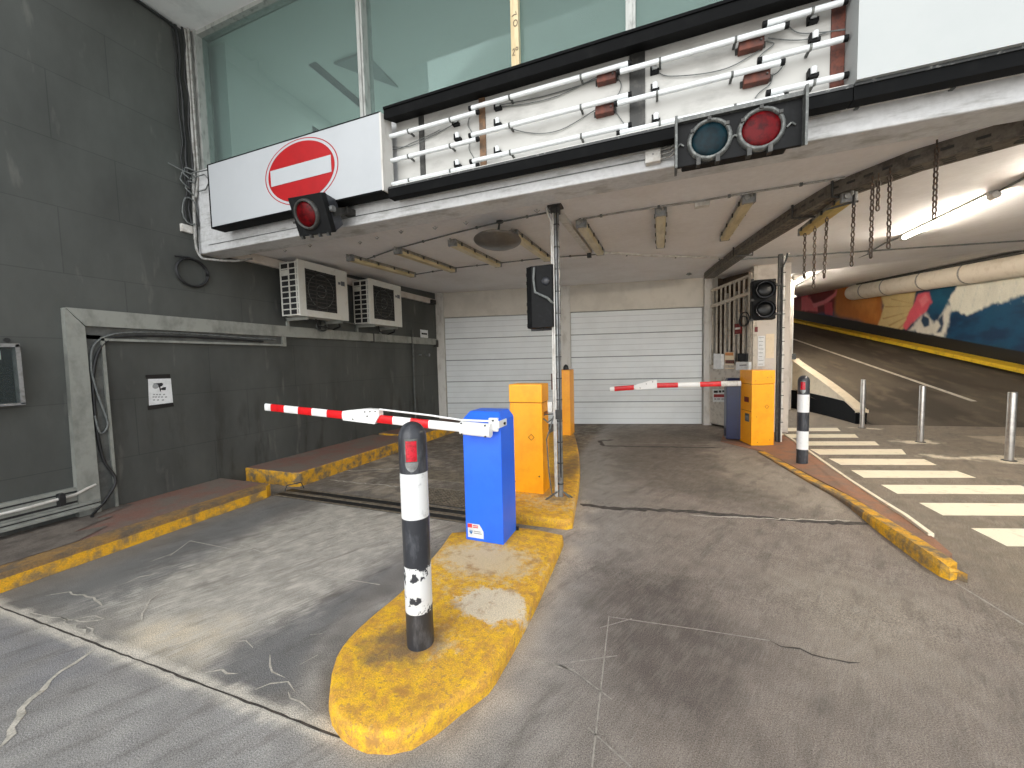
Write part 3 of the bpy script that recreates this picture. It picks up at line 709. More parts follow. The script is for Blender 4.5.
mc = mixc(mc, L(208, 76, 90), sm(area([(824, 303), (832, 302), (833, 316), (825, 314)])+(q2-.5)*.1, -.05, .06)*.8)
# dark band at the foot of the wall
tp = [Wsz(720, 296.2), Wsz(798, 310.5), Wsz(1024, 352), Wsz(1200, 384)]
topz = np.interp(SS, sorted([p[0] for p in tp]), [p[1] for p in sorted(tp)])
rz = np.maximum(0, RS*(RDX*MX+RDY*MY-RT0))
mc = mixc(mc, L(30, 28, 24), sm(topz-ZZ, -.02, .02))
mc *= (1+(q2-.5)*.2)[..., None]
grid_object('wall_right', MX, MY, ZZ, np.clip(mc, .005, .9), attr_mat('mural_paint', .6, .06, 30, 0), None)
# unseen walls added behind the pillar to keep sky light out of the ramp
MB().prism([(3.15, 12.75, -.2), (3.4, 12.75, -.2), (2.2, 34, -.2), (1.9, 34, -.2)], (0, 0, 8)).build('wall_ramp_lightstop', 'pillar_paint', kind='structure')
MB().box(1.5, 14, 33.5, 34, -.2, 9).build('wall_far_lightstop', 'pillar_paint', kind='structure')
ky = MB()
a = YA-wd*6; b = YB+wd*5
off = Vector((wn[0], wn[1], 0)).normalized()
if off.dot(Vector((0, 0, 0))-YA) < 0: off = -off
pa = [a, a+off*.34, a+off*.34+Vector((0, 0, .10)), a+Vector((0, 0, .12))]; pb = [p-a+b for p in pa]
for q in (pa, pb):
    for p, dz in zip(q, (-.02, -.02, .10, .12)): p.z = ramp_z(p.x, p.y)+dz
ky.add(pa+pb, [(0, 1, 2, 3), (7, 6, 5, 4), (0, 4, 5, 1), (1, 5, 6, 2), (2, 6, 7, 3), (3, 7, 4, 0)])
ky.build('kerb', 'ramp_yellow', None, 'long yellow kerb up the ramp under the mural wall', 'kerb')

# ================================================================== KERBS AND ISLANDS
def slab(name, pix_or_pts, top, label, cat, mats, mtop=0, mside=0, bev=.02, drop=.06):
    P = [Vector((p[0], p[1], 0)) for p in pix_or_pts]
    m = MB(); n = len(P)
    topv = [Vector((p.x, p.y, g(p.x, p.y)+top)) for p in P]; bot = [Vector((p.x, p.y, g(p.x, p.y)-drop)) for p in P]
    area_ = sum(P[i].x*P[(i+1) % n].y-P[(i+1) % n].x*P[i].y for i in range(n))
    if area_ < 0: topv.reverse(); bot.reverse()
    m.add(topv, [tuple(range(n))], mtop)
    m.add(topv+bot, [(n+i, n+(i+1) % n, (i+1) % n, i) for i in range(n)], mside)
    me = m.build(name, mats, None, label, cat)
    # weld so that the bevel sees the rim
    import bmesh
    b = bmesh.new(); b.from_mesh(me.data); bmesh.ops.remove_doubles(b, verts=b.verts, dist=1e-5); b.to_mesh(me.data); b.free()
    bv = me.modifiers.new('bevel', 'BEVEL'); bv.width = bev; bv.segments = 3; bv.limit_method = 'ANGLE'; bv.angle_limit = math.radians(50)
    return me
def TP(z, pix): return [tuple(H(2, z, u, v))[:2] for u, v in pix]

def island_mat():
    m = bpy.data.materials.new('island_paint'); m.use_nodes = True; nt = m.node_tree; N = nt.nodes; K = nt.links; b = N['Principled BSDF']
    tc = N.new('ShaderNodeTexCoord')
    def noise(sc, d=6, r=.65):
        n = N.new('ShaderNodeTexNoise'); n.inputs['Scale'].default_value = sc; n.inputs['Detail'].default_value = d; n.inputs['Roughness'].default_value = r
        K.new(tc.outputs['Object'], n.inputs['Vector']); return n.outputs['Fac']
    def rng(src, a, c, lo=0, hi=1):
        r = N.new('ShaderNodeMapRange'); r.inputs['From Min'].default_value = a; r.inputs['From Max'].default_value = c
        r.inputs['To Min'].default_value = lo; r.inputs['To Max'].default_value = hi; K.new(src, r.inputs['Value']); return r.outputs['Result']
    def mix(f, A, B):
        x = N.new('ShaderNodeMix'); x.data_type = 'RGBA'; K.new(f, x.inputs['Factor'])
        for k, q in (('A', A), ('B', B)):
            if isinstance(q, tuple): x.inputs[k].default_value = q
            else: K.new(q, x.inputs[k])
        return x.outputs['Result']
    a = N.new('ShaderNodeAttribute'); a.attribute_name = 'wear'
    c = mix(rng(noise(16), .40, .60), L(240, 190, 40), L(214, 158, 66))
    c = mix(rng(noise(45, 4), .56, .66), c, L(186, 140, 76))
    ad = N.new('ShaderNodeMath'); ad.operation = 'ADD'; K.new(a.outputs['Fac'], ad.inputs[0]); K.new(rng(noise(20), .2, .8, -.5, .5), ad.inputs[1])
    c = mix(rng(ad.outputs[0], .3, .75), c, L(218, 194, 148))
    a2 = N.new('ShaderNodeAttribute'); a2.attribute_name = 'bare'
    ad2 = N.new('ShaderNodeMath'); ad2.operation = 'ADD'; K.new(a2.outputs['Fac'], ad2.inputs[0]); K.new(rng(noise(14), .2, .8, -.35, .35), ad2.inputs[1])
    c = mix(rng(ad2.outputs[0], .42, .56), c, L(228, 212, 182))
    a3 = N.new('ShaderNodeAttribute'); a3.attribute_name = 'dirt'
    ad3 = N.new('ShaderNodeMath'); ad3.operation = 'ADD'; K.new(a3.outputs['Fac'], ad3.inputs[0]); K.new(rng(noise(12), .2, .8, -.35, .35), ad3.inputs[1])
    c = mix(rng(ad3.outputs[0], .35, .85, 0, .8), c, L(112, 96, 80))
    vm = N.new('ShaderNodeVectorMath'); vm.operation = 'SCALE'; K.new(c, vm.inputs[0]); K.new(rng(noise(150, 4, .75), .36, .64, .72, 1.2), vm.inputs['Scale'])
    c2_ = mix(rng(noise(7, 7, .7), .54, .66, 0, .7), vm.outputs['Vector'], L(170, 122, 66))
    K.new(c2_, b.inputs['Base Color']); b.inputs['Roughness'].default_value = .75
    bp = N.new('ShaderNodeBump'); bp.inputs['Strength'].default_value = .5; bp.inputs['Distance'].default_value = .008
    K.new(noise(70, 5), bp.inputs['Height']); K.new(bp.outputs['Normal'], b.inputs['Normal'])
    return m
ISL = island_mat()
def island(name, outline, top, label, spots, side_drop=.03):
    """raised concrete island: a finely meshed top (wear stored per vertex), a rounded rim and battered sides"""
    P = [Vector((p[0], p[1], 0)) for p in outline]
    # resample the outline
    Q = []
    for i in range(len(P)):
        a, b = P[i], P[(i+1) % len(P)]; k = max(1, int((b-a).length/.06))
        z_, c_ = P[i-1], P[(i+2) % len(P)]
        sharp = lambda p, q, r: (q-p).normalized().dot((r-q).normalized()) < .75
        sA, sB = sharp(z_, a, b), sharp(a, b, c_)
        for j in range(k):
            t = j/k; m0 = (b-a) if sA else (b-z_)*.5; m1 = (b-a) if sB else (c_-a)*.5
            if not sA: m0 = m0.normalized()*(b-a).length
            if not sB: m1 = m1.normalized()*(b-a).length
            Q.append(a*(2*t**3-3*t*t+1)+m0*(t**3-2*t*t+t)+b*(3*t*t-2*t**3)+m1*(t**3-t*t))
    ctr = sum(Q, Vector((0, 0, 0)))/len(Q); n = len(Q)
    area_ = sum(Q[i].x*Q[(i+1) % n].y-Q[(i+1) % n].x*Q[i].y for i in range(n))
    if area_ < 0: Q.reverse()
    nr = []
    for i in range(n):
        d = (Q[(i+1) % n]-Q[i-1]).normalized(); nr.append(Vector((d.y, -d.x, 0)))
    rings = [(.014, -side_drop), (.012, top*.4), (.006, top*.90), (-.002, top-.004), (-.012, top)]
    vs = []; fs = []
    for o, z in rings:
        for i in range(n):
            p = Q[i]+nr[i]*o; p.z = g(p.x, p.y)+z; vs.append(p)
    for k in range(len(rings)-1):
        for i in range(n): fs.append((k*n+i, k*n+(i+1) % n, (k+1)*n+(i+1) % n, (k+1)*n+i))
    last = (len(rings)-1)*n; K_ = 10
    for k in range(1, K_):
        t = k/K_
        for i in range(n):
            p = vs[last+i].lerp(Vector((ctr.x, ctr.y, 0)), t); p.z = g(p.x, p.y)+top; vs.append(p)
        for i in range(n):
            a0 = last+(k-1)*n; b0 = last+k*n; fs.append((a0+i, a0+(i+1) % n, b0+(i+1) % n, b0+i))
    vs.append(Vector((ctr.x, ctr.y, g(ctr.x, ctr.y)+top))); c = len(vs)-1; a0 = last+(K_-1)*n
    for i in range(n): fs.append((a0+i, a0+(i+1) % n, c))
    m = MB(); m.add(vs, fs, 0, True); ob = m.build(name, [ISL], None, label, 'island')
    A = np.array([tuple(p) for p in vs])
    for an in ('wear', 'bare', 'dirt'):
        at = ob.data.attributes.new(an, 'FLOAT', 'POINT'); val = np.zeros(len(vs))
        for (kind, x, y, rx, ry, s) in spots:
            if kind == an: val = np.maximum(val, s*np.exp(-(((A[:, 0]-x)/rx)**2+((A[:, 1]-y)/ry)**2)))
        at.data.foreach_set('value', val.astype(np.float32))
    return ob
i1 = TP(.092, [(452, 532), (439, 550), (403, 590), (372, 616), (350, 637), (338, 655), (333, 672), (331, 690), (334, 703), (343, 716), (355, 724), (368, 729), (390, 730),
              (410, 726), (433, 713), (459, 693), (486, 674), (499, 655), (512, 634), (536, 590), (562, 534), (521, 527)])
b1 = H(2, .092, 420.5, 642)
p_bare = H(2, .092, 488, 603); p_dust = H(2, .092, 430, 600); p_bl = H(2, .092, 490, 560)
island('traffic_island', i1, .092, 'yellow painted round-nosed concrete island under the near bollard and the blue barrier',
       [('wear', p_dust.x, p_dust.y, .35, .5, .25), ('wear', p_bl.x-.05, p_bl.y, .42, .26, 1.1), ('wear', p_dust.x+.2, p_dust.y+.2, .5, .5, .35), ('bare', p_bare.x+.02, p_bare.y, .23, .17, 1.2),
        ('dirt', b1.x-.06, b1.y-.03, .24, .15, 1.1), ('dirt', b1.x-.12, b1.y-.14, .26, .1, .8), ('wear', b1.x+.1, b1.y+.02, .18, .12, .6)])
i2 = [(-1.66, 3.42), (-1.28, 3.39)] + [tuple(H(2, .08, u, v))[:2] for u, v in ((566, 520), (571, 519), (574.5, 500), (578, 480), (579, 458), (576, 440), (571, 425))] + [(-1.98, 8.4), (-2.1, 7.5), (-1.75, 5.5)]
island('traffic_island', i2, .095, 'long yellow edged island carrying the slim conduit post and two orange machines',
       [('wear', -1.1, 3.8, .5, .25, .7), ('dirt', -1.15, 5.2, .22, 1.3, .9), ('dirt', -1.5, 7, .4, 1.6, .8), ('dirt', -1.0, 3.95, .2, .2, .8)])
# right island: red-brown walkway with a yellow kerb
ks = [((757, 452.5), .02), ((763.4, 456), .022), ((780, 466), .025), ((798.6, 477), .028), ((816, 487), .032), ((833.8, 497), .042), ((848, 507), .055), ((861.9, 518.5), .075), ((873, 528), .09), ((885, 537.5), .10),
      ((904, 552), .11), ((925, 567.5), .11), ((939, 576.5), .10), ((950, 581), .085), ((957, 579), .06)]
kb = [G(u, v) for (u, v), h in ks]; kh = [h for _, h in ks]
m = MB(); vs = []; fs = []; mi_ = []; n_ = len(kb); inner = []
for i, p in enumerate(kb):
    d_ = (kb[min(i+1, n_-1)]-kb[max(i-1, 0)]); d_.z = 0; d_.normalize(); s_ = Vector((-d_.y, d_.x, 0)); s_ = s_ if s_.x > 0 else -s_
    if i > n_-3: s_ = (s_*.9).normalized()
    w_ = .11 if i < n_-2 else (.09 if i == n_-2 else .05); h = kh[i]; z0_ = g(p.x, p.y); q = p+s_*w_; inner.append((q.x, q.y))
    for o_, z in ((0, -.04), (0.004, h*.7), (.02, h), (w_, h), (w_, -.04)): r_ = p+s_*o_; vs.append(Vector((r_.x, r_.y, z0_+z)))
for i in range(n_-1):
    for k in range(4): fs.append((i*5+k, i*5+k+1, (i+1)*5+k+1, (i+1)*5+k)); mi_.append((1 if i > 6 else 2) if k < 2 else 0)
fs += [tuple(range(5)), tuple(range(n_*5-1, n_*5-6, -1))]; mi_ += [1, 1]
m.v = vs; m.f = fs; m.m = mi_; m.s = [False]*len(fs); m.p = [0]*len(fs)
m.build('kerb', ['yellow_worn', 'yellow_kerb', 'kerb_edge'], None, 'yellow painted kerb edging the red brown walkway island on the right', 'kerb')
def walk_h(x, y): return float(np.interp(y, [3.4, 4.2, 4.8, 5.6, 8], [.06, .075, .05, .022, .022]))
outer = [tuple(G(u, v))[:2] for u, v in ((952, 561), (931, 543), (905, 522), (880, 504), (850, 482), (815, 457), (793, 441), (784, 435))] + [(2.15, 8.6), (1.9, 9.0), (1.2, 8.75), (1.05, 8.0)]
wp = [Vector((x, y, 0)) for x, y in inner[:-1]+outer]; m = MB(); n_ = len(wp)
topv = [Vector((p.x, p.y, g(p.x, p.y)+walk_h(p.x, p.y)-(.0 if i < len(inner)-1 else .012))) for i, p in enumerate(wp)]; botv = [Vector((p.x, p.y, g(p.x, p.y)-.04)) for p in wp]
m.add(topv+botv, [tuple(range(n_))]+[(n_+i, n_+(i+1) % n_, (i+1) % n_, i) for i in range(n_)])
m.build('walkway', ['kerb_brown'], None, 'red brown walkway island with the far bollard and right orange machine', 'island')
ob_ = outer; m = MB()
pl_ = [Vector((x, y, g(x, y)+walk_h(x, y)-.006)) for x, y in ob_[1:9]]
for a_, b_ in zip(pl_[:-1], pl_[1:]): m.bar(a_, b_, .035, .03)
m.build('edge_strip', 'zebra_paint', None, 'thin pale edging line between the red brown walkway and the zebra crossing', 'edging')

# left hand kerbs
k1 = [(-5.3, -2), (-5.3, 3.25), (-4.525, 3.25), (-4.525, -2)]
slab('pavement', k1, .135, 'reddish concrete pavement strip with yellow edge along the dark wall, nearest', 'pavement', ['kerb_red', 'yellow_kerb'], 0, 1, .018)
jag = [(-4.525, 1.62), (-4.7, 1.9), (-4.82, 1.72), (-4.95, 2.05), (-5.05, 1.95), (-5.18, 2.3), (-5.3, 2.25)]
pv = bpy.data.objects['pavement']; pvm = MB(); pvm.poly([(-5.3, -2, .1365), (-4.525, -2, .1365)]+[(x, y, .1365) for x, y in jag]); import bmesh
pvb = bmesh.new(); pvb.from_mesh(pv.data); pvv = [pvb.verts.new(Vector(p)-WL[pv]) for p in pvm.v]; pvf = pvb.faces.new(pvv); pvf.material_index = 2; pvb.to_mesh(pv.data); pvb.free(); pv.data.materials.append(MATS['pave_grey'])
k1e = [(-4.52, -2), (-4.52, 3.2), (-4.40, 3.25), (-4.335, 3.15), (-4.335, -2)]
slab('kerb', k1e, .142, 'yellow kerb stones along the nearest pavement strip on the left', 'kerb', ['kerb_edge', 'yellow_kerb'], 0, 1, .012)
ko = [o for o in bpy.data.objects if o.name.startswith('kerb') and str(o.get('label', '')).startswith('yellow kerb stones')][0]
MB().box(-4.345, -4.3335, -2, 3.14, .098, .140).build('worn_lip', 'kerb_edge', ko)
k2 = [(-5.3, 3.56), (-4.42, 3.56), (-4.33, 3.6), (-4.33, 6.0), (-4.4, 6.1), (-5.3, 6.1)]
slab('pavement', k2, .185, 'brown topped yellow faced kerb block beyond the drain on the left', 'pavement', ['kerb_red', 'yellow_worn'], 0, 1, .018)
k3 = [(-5.3, 6.25), (-4.45, 6.25), (-4.35, 6.35), (-4.35, 8.3), (-5.3, 8.3)]
slab('pavement', k3, .185, 'farthest yellow kerb block, beside the left shutter', 'pavement', ['kerb_red', 'yellow_kerb'], 0, 1, .018)
# drain across the left lane
dt = thing('drain_channel', 'twin slot steel drain channel across the left lane', 'drain', (-3.05, 3.38, -.01))
m = MB(); m.box(-4.36, -1.72, 3.23, 3.53, -.05, -.0035); m.build('channel_bed', 'cable_black', dt)
for y0_, y1_ in ((3.235, 3.262), (3.35, 3.40), (3.495, 3.525)):
    m = MB(); m.box(-4.36, -1.72, y0_, y1_, -.045, .001); m.build('rail', 'grate_steel', dt)
m = MB(); m.tube([(-4.33, 3.38, 0), (-4.32, 3.4, .07), (-4.22, 3.52, .08), (-4.2, 3.54, 0)], .008, 6); m.build('lifting_hook', 'dark_steel', dt)
gt = thing('floor_grating', 'checkered steel floor grating behind the drain channel, beside the blue barrier', 'grating', (-2.2, 3.75, 0))
m = MB(); m.box(-2.75, -1.7, 3.56, 4.0, -.05, .004); m.build('pan', 'road_dark', gt)
m = MB()
for k in range(22): m.box(-2.75+k*.049, -2.75+k*.049+.016, 3.56, 4.0, 0, .013)
for k in range(10): m.box(-2.75, -1.7, 3.56+k*.047, 3.56+k*.047+.014, .0, .012)
m.build('bars', 'grate_steel', gt)
pl = MB(); pl.box(-3.35, -1.75, 4.35, 4.75, -.06, -.006); pl.build('cover_plate', 'plate_steel', None, 'worn brown steel plate set in the left lane behind the grating', 'plate')

# ================================================================== BOLLARDS
def bollard(loc, label, toward):
    t = thing('bollard', label, 'bollard', loc, 'black and white bollards'); x, y, z = loc
    R_ = .069; Z_ = 1.03 if x < 0 else 1.10; bands = [(-.03, .185, 'bollard_black', 'base_band'), (.185, .42, 'bollard_worn', 'white_band'), (.42, .66, 'bollard_black', 'middle_band'), (.66, .885, 'bollard_white', 'white_band')]
    if x > 0: bands[1] = (.185, .42, 'bollard_white', 'white_band')
    bands = [(a*Z_, b*Z_, c_, d_) for a, b, c_, d_ in bands]
    for a, b, mm, nm in bands:
        MB().lathe([(R_, a), (R_, b)], (x, y, z), n=32).build(nm, mm, t)
    R_ *= 1.0; pr = [(R_+.001, .885*Z_), (R_+.001, 1.055*Z_)] + [(R_*math.cos(a), 1.055*Z_+.078*math.sin(a)) for a in np.linspace(.1, PI/2, 9)]
    pr[-1] = (0, pr[-1][1])
    MB().lathe(pr, (x, y, z), n=32).build('cap', 'bollard_black', t)
    a = math.atan2(toward[1]-y, toward[0]-x)
    # reflector with its pale rim; angles of the lathe run from the x axis of its own frame
    def patch(a0, a1, z0, z1, r, rows=8, cut=False):
        m = MB(); vs = []; fs = []; n = 10
        for i in range(rows+1):
            zz = z0+(z1-z0)*i/rows
            k = 1.0
            if cut:
                f = i/rows; k = math.sqrt(max(0.03, 1-(1-f)**2))
            for j in range(n+1):
                th = (a0+a1)/2+((a1-a0)/2)*k*(2*j/n-1)
                vs.append((x+r*math.cos(th), y+r*math.sin(th), z+zz))
        for i in range(rows):
            for j in range(n): fs.append((i*(n+1)+j, i*(n+1)+j+1, (i+1)*(n+1)+j+1, (i+1)*(n+1)+j))
        m.add(vs, fs, 0, True); return m
    patch(a-.58, a+.34, .925*Z_/1.03, .972*Z_/1.03, R_+.0035, 8, True).build('reflector_lip', 'galv', t)
    patch(a-.58, a+.34, .967*Z_/1.03, 1.088*Z_/1.03, R_+.0025).build('reflector_rim', 'lamp_metal', t)
    patch(a-.49, a+.25, .976*Z_/1.03, 1.078*Z_/1.03, R_+.005).build('reflector', 'reflector_red', t)
    return t
bollard((b1.x, b1.y, .09), 'near black and white bollard with red reflector on the yellow island nose', (0, 0))
b2 = H(2, .01, 802, 463)
bollard((b2.x, b2.y, g(b2.x, b2.y)+.022), 'far black and white bollard beside the zebra crossing and orange machine', (0, 0))

# ================================================================== BARRIERS
def boom_stripes(m, p0, d, length, segs, w, h):
    for a, b, mi in segs: m.bar(p0+d*(length*a), p0+d*(length*b), w, h, mi)
def barrier(cab, front, boomR, boomL, zt, label, body, lid):
    """cab = x0,x1,y0,y1 ; boom runs from boomR to boomL (points)"""
    x0, x1, y0, y1 = cab; zb = front
    t = thing('barrier_gate', label, 'barrier', ((x0+x1)/2, (y0+y1)/2, zb), 'boom barriers')
    m = MB(); m.frustum((x0, x1, y0, y1), (x0, x1, y0, y1), zb, zt-.06); m.build('cabinet', body, t, bevel=.008)
    m = MB(); m.frustum((x0, x1, y0, y1), (x0+.035, x1-.04, y0+.07, y1-.02), zt-.06, zt); m.build('hood', lid, t, bevel=.006)
    return t
yb = 2.68; bx0, bx1 = -1.492, -1.157
bar1 = barrier((bx0, bx1, 2.755, 3.05), .088, None, None, 1.144, 'near barrier gate with bright blue cabinet and long red and white boom', 'blue_paint', 'blue_paint')
pR = Vector((-1.234, 2.672, 1.021)); pL = H(1, 2.672, 268, 407.2); d = (pL-pR).normalized(); Lb = (pL-pR).length
def frac(u):
    q = H(1, 2.672, u, 415); return (q.x-pR.x)/(pL.x-pR.x)
arm = MB()
cuts = [(491, 0), (456, 0), (427.5, 0), (411.5, 1), (393, 0), (376.5, 1), (358, 0)]
boom = MB()
def rounded(m, a, b, w, h, mi):
    r = Vector((0, 1, 0)); up = d.cross(r); up = up if up.z > 0 else -up; vs = []; n = 12
    for p in (a, b):
        for k in range(n):
            th = 2*PI*k/n; cx = math.copysign(abs(math.cos(th))**.55, math.cos(th)); sz = math.copysign(abs(math.sin(th))**.55, math.sin(th))
            vs.append(p+r*(cx*w/2)+up*(sz*h/2))
    m.add(vs, [(k, (k+1) % n, n+(k+1) % n, n+k) for k in range(n)], mi, True)
    m.add(vs[:n], [tuple(range(n-1, -1, -1))], mi); m.add(vs[n:], [tuple(range(n))], mi)
edges = [(462, 429, 0), (429, 411, 1), (411, 393.3, 0), (393.3, 376.7, 1), (376.7, 343.3, 0), (343.3, 328, 1), (328, 313, 0), (313, 299.5, 1), (299.5, 285.6, 0), (285.6, 272.5, 1), (272.5, 266.6, 0)]
for (ua, ub, mi) in edges:
    rounded(boom, pR+d*(Lb*frac(ua)), pR+d*(Lb*frac(ub)), .035, .072, mi)
bo = boom.build('boom', ['white_gloss', 'boom_red'], bar1, label='red and white striped boom')
m = MB(); rounded(m, pR+d*(Lb*frac(461)), pR+d*(Lb*frac(490.5)), .075, .105, 0); m.build('boom_clamp', 'white_gloss', bo, bevel=.004)
m = MB()
for u in (463.5, 487):
    for dz in (-.042, .042):
        c = pR+d*(Lb*frac(u))+Vector((0, -.04, dz)); m.lathe([(.007, 0), (.007, .006)], c, (0, -1, 0), 8)
each(m, 'clamp_bolt', 'dark_steel', bo)
jA = pR+d*(Lb*frac(381)); jB = pR+d*(Lb*frac(345))
m = MB(); up = Vector((0, 0, 1))
m.prism([jA+Vector((0, -.03, .03)), jA+Vector((0, -.03, .085)), jA.lerp(jB, .35)+Vector((0, -.03, .082)), jB+Vector((0, -.03, .042)), jB+Vector((0, -.03, -.04)), jA.lerp(jB, .12)+Vector((0, -.03, -.043))], (0, .06, 0))
m.build('folding_joint', 'white_gloss', bo, bevel=.005)
m = MB()
for f, z in ((.08, .068), (.22, .062), (.36, .055), (.3, .02), (.7, -.02)):
    c = jA.lerp(jB, f)+Vector((0, -.032, z)); m.lathe([(.006, 0), (.006, .005)], c, (0, -1, 0), 8)
each(m, 'joint_screw', 'dark_steel', bo)
m = MB(); m.tube([jA+Vector((0, -.01, .085)), pR+d*(Lb*frac(430))+Vector((0, -.01, .075)), pR+d*(Lb*frac(462))+Vector((0, -.01, .062)), Vector((-1.223, 2.683, 1.09))], .008, 8)
m.build('tie_rod', 'white_gloss', bo)
br1 = MB(); br1.frame((-.033, .073, -.015)); br1.box(-1.205, -1.13, 2.635, 2.66, 1.02, 1.125); br1.box(-1.13, -1.118, 2.64, 2.80, 1.045, 1.10); br1.box(-1.2, -1.14, 2.62, 2.68, 1.03, 1.10)
bk = br1.build('pivot_bracket', 'white_gloss', bar1, bevel=.004)
MB().lathe([(.011, 0), (.011, .012)], (-1.151, 2.813, 1.055), (1, 0, 0), 10).build('pivot_bolt', 'ink', bk)
MB().lathe([(.009, 0), (.009, .012)], (-1.198, 2.708, 1.09), (0, -1, 0), 10).build('pivot_bolt', 'lamp_metal', bk)
sk = MB().frame((-.04, .075, -.04)); y = 2.6785
sk.prism([(-1.43, y, .155), (-1.29, y, .155), (-1.29, y, .215), (-1.325, y, .27), (-1.43, y, .27)], (0, -.0012, 0), 0)
sk.prism([(-1.43, y-.0015, .236), (-1.39, y-.0015, .236), (-1.39, y-.0015, .268), (-1.43, y-.0015, .268)], (0, -.0008, 0), 1)
for k in range(2): sk.box(-1.382, -1.335, y-.0022, y-.0014, .238+k*.014, .246+k*.014, 1)
sk.prism([(-1.418, y-.0015, .206), (-1.385, y-.0015, .206), (-1.401, y-.0015, .178)], (0, -.0008, 0), 2)
sk.box(-1.415, -1.388, y-.0022, y-.0014, .211, .216, 2)
for k in range(2): sk.box(-1.376, -1.305-.01*k, y-.0022, y-.0014, .19+k*.016, .197+k*.016, 3)
sk.build('sticker', ['paper', 'sticker_red', 'sticker_blue', 'ink_grey'], bar1)
MB().box(bx0, bx1+.02, 3.04, 3.06, .088, .12).build('base_flange', 'cable_black', bar1)

# far barrier
q = G(726, 436.5); q2 = G(739, 437)
fx0, fx1, fy = 1.145, 1.46, 8.03
bar2 = barrier((fx0, fx1, fy, fy+.29), g(1.2, 8)+.05, None, None, 1.125, 'far barrier gate with dark blue cabinet, boom across the right lane', 'blue_dark', 'blue_dark')
yb2 = 7.95
pR2 = H(1, yb2, 741, 383.3); pL2 = H(1, yb2, 610.5, 389.2); d2 = (pL2-pR2).normalized(); Lb2 = (pL2-pR2).length
def f2(u): q = H(1, yb2, u, 386); return (q.x-pR2.x)/(pL2.x-pR2.x)
d_keep = d; d = d2
boom = MB()
jz = Vector((0, 0, .03))
def P2(u):
    f = f2(u); p = pR2.lerp(pL2, f); return p+jz*(1-abs(f-.62)/.62 if f < .62 else (1-(f-.62)/.38))
for (ua, ub, mi) in [(741, 721.5, 0), (721.5, 700, 1), (700, 678, 0), (678, 657, 1), (657, 634, 0), (634, 614.5, 1), (614.5, 610, 0)]:
    rounded(boom, P2(ua), P2(ub), .035, .095, mi)
bo2 = boom.build('boom', ['white_gloss', 'boom_red'], bar2, label='red and white striped boom')
m = MB(); a_, b_ = P2(657), P2(636)
m.prism([a_+Vector((0, -.03, -.05)), a_+Vector((0, -.03, .11)), a_.lerp(b_, .3)+Vector((0, -.03, .11)), b_+Vector((0, -.03, .05)), b_+Vector((0, -.03, -.05))], (0, .06, 0)); m.build('folding_joint', 'white_gloss', bo2, bevel=.005)
m = MB()
for f, z in ((.2, .08), (.5, .05), (.8, -.02)):
    m.lathe([(.009, 0), (.009, .005)], a_.lerp(b_, f)+Vector((0, -.032, z)), (0, -1, 0), 8)
each(m, 'joint_screw', 'dark_steel', bo2)
m = MB(); rounded(m, P2(738), P2(721), .06, .10, 0); m.build('boom_clamp', 'conduit_white', bo2)
d = d_keep

# ================================================================== ORANGE TICKET MACHINES
def machine(x0, x1, y0, y1, zb, zt, rz, label, side, lid=.2, emblem=True):
    t = thing('ticket_machine', label, 'ticket machine', (x0, y0, zb), 'orange ticket machines')
    w, dp = x1-x0, y1-y0
    def F(): return MB().frame((x0, y0, zb), rz)
    F().box(.004, w-.004, .004, dp, 0, zt-zb-lid-.006).build('body', 'orange_paint', t, bevel=.006)
    F().box(.012, w-.012, .012, dp-.008, zt-zb-lid-.006, zt-zb-lid+.002).build('lid_gap', 'orange_dark', t)
    ld = F(); ld.box(0, w, 0, dp+.006, zt-zb-lid+.002, zt-zb); ld.build('lid', 'orange_paint', t, bevel=.007)
    if emblem:
        m = F(); cx, cz, r = w*.66, (zt-zb)*.52, .033
        pts = [Vector((cx+r, -.0005, cz)), Vector((cx, -.0005, cz+r)), Vector((cx-r, -.0005, cz)), Vector((cx, -.0005, cz-r))]
        for k in range(4): m.bar(pts[k], pts[(k+1) % 4], .004, .005, 0, (0, 1, 0))
        m.build('diamond_mark', 'orange_dark', t)
    return t, F, w, dp
o1 = H(2, .09, 544, 494)
tm1, F, w, dp = machine(-1.565, o1.x-.005, 3.985, 4.24, g(-1.3, 4)+.09, 1.285, 0, 'orange ticket machine right behind the blue barrier cabinet', 1)
m = F(); m.lathe([(.008, 0), (.008, .006)], (.335, 0, .20), (0, -1, 0), 10); m.lathe([(.006, 0), (.006, .006)], (.05, 0, .12), (0, -1, 0), 10); each(m, 'lock', 'dark_steel', tm1)
m = F(); m.box(w+.001, w+.004, .06, .2, .86, .9); m.build('coin_slot', 'orange_dark', tm1)
m = F(); m.tube([(w+.0, .05, .83), (w+.06, .0, .80), (w+.16, -.02, .87)], .008, 6); m.tube([(w, .08, .87), (w+.2, .0, .90)], .006, 6); each(m, 'feed_cable', 'cable_grey', tm1)
o3 = G(571, 433)
tm3, F3, w3, dp3 = machine(-1.90, -1.63, 7.42, 7.8, g(-1.7, 7.4)+.09, 1.34, 0, 'slim orange machine far behind the conduit post in front of the shutters', 1, lid=.0, emblem=False)
m = F3(); m.box(-.12, 0.0, .05, .25, .9, 1.22); m.build('side_box', 'rust', tm3)
m = F3(); m.lathe([(.055, 0), (.055, .03), (.045, .07), (.02, .1), (0, .105)], (.17, .1, 1.34-g(-1.7, 7.4)-.09), (0, 0, 1), 14); m.build('beacon', 'cable_black', tm3)
oa = H(2, g(1.4, 7.3)+.025, 751, 445.5)
tm2, F2, w2, dp2 = machine(oa.x, oa.x+.372, oa.y, oa.y+.44, g(1.4, 7.3)+.022, 1.28, math.radians(14), 'orange ticket machine on the right beside the far bollard', 1, lid=.235)
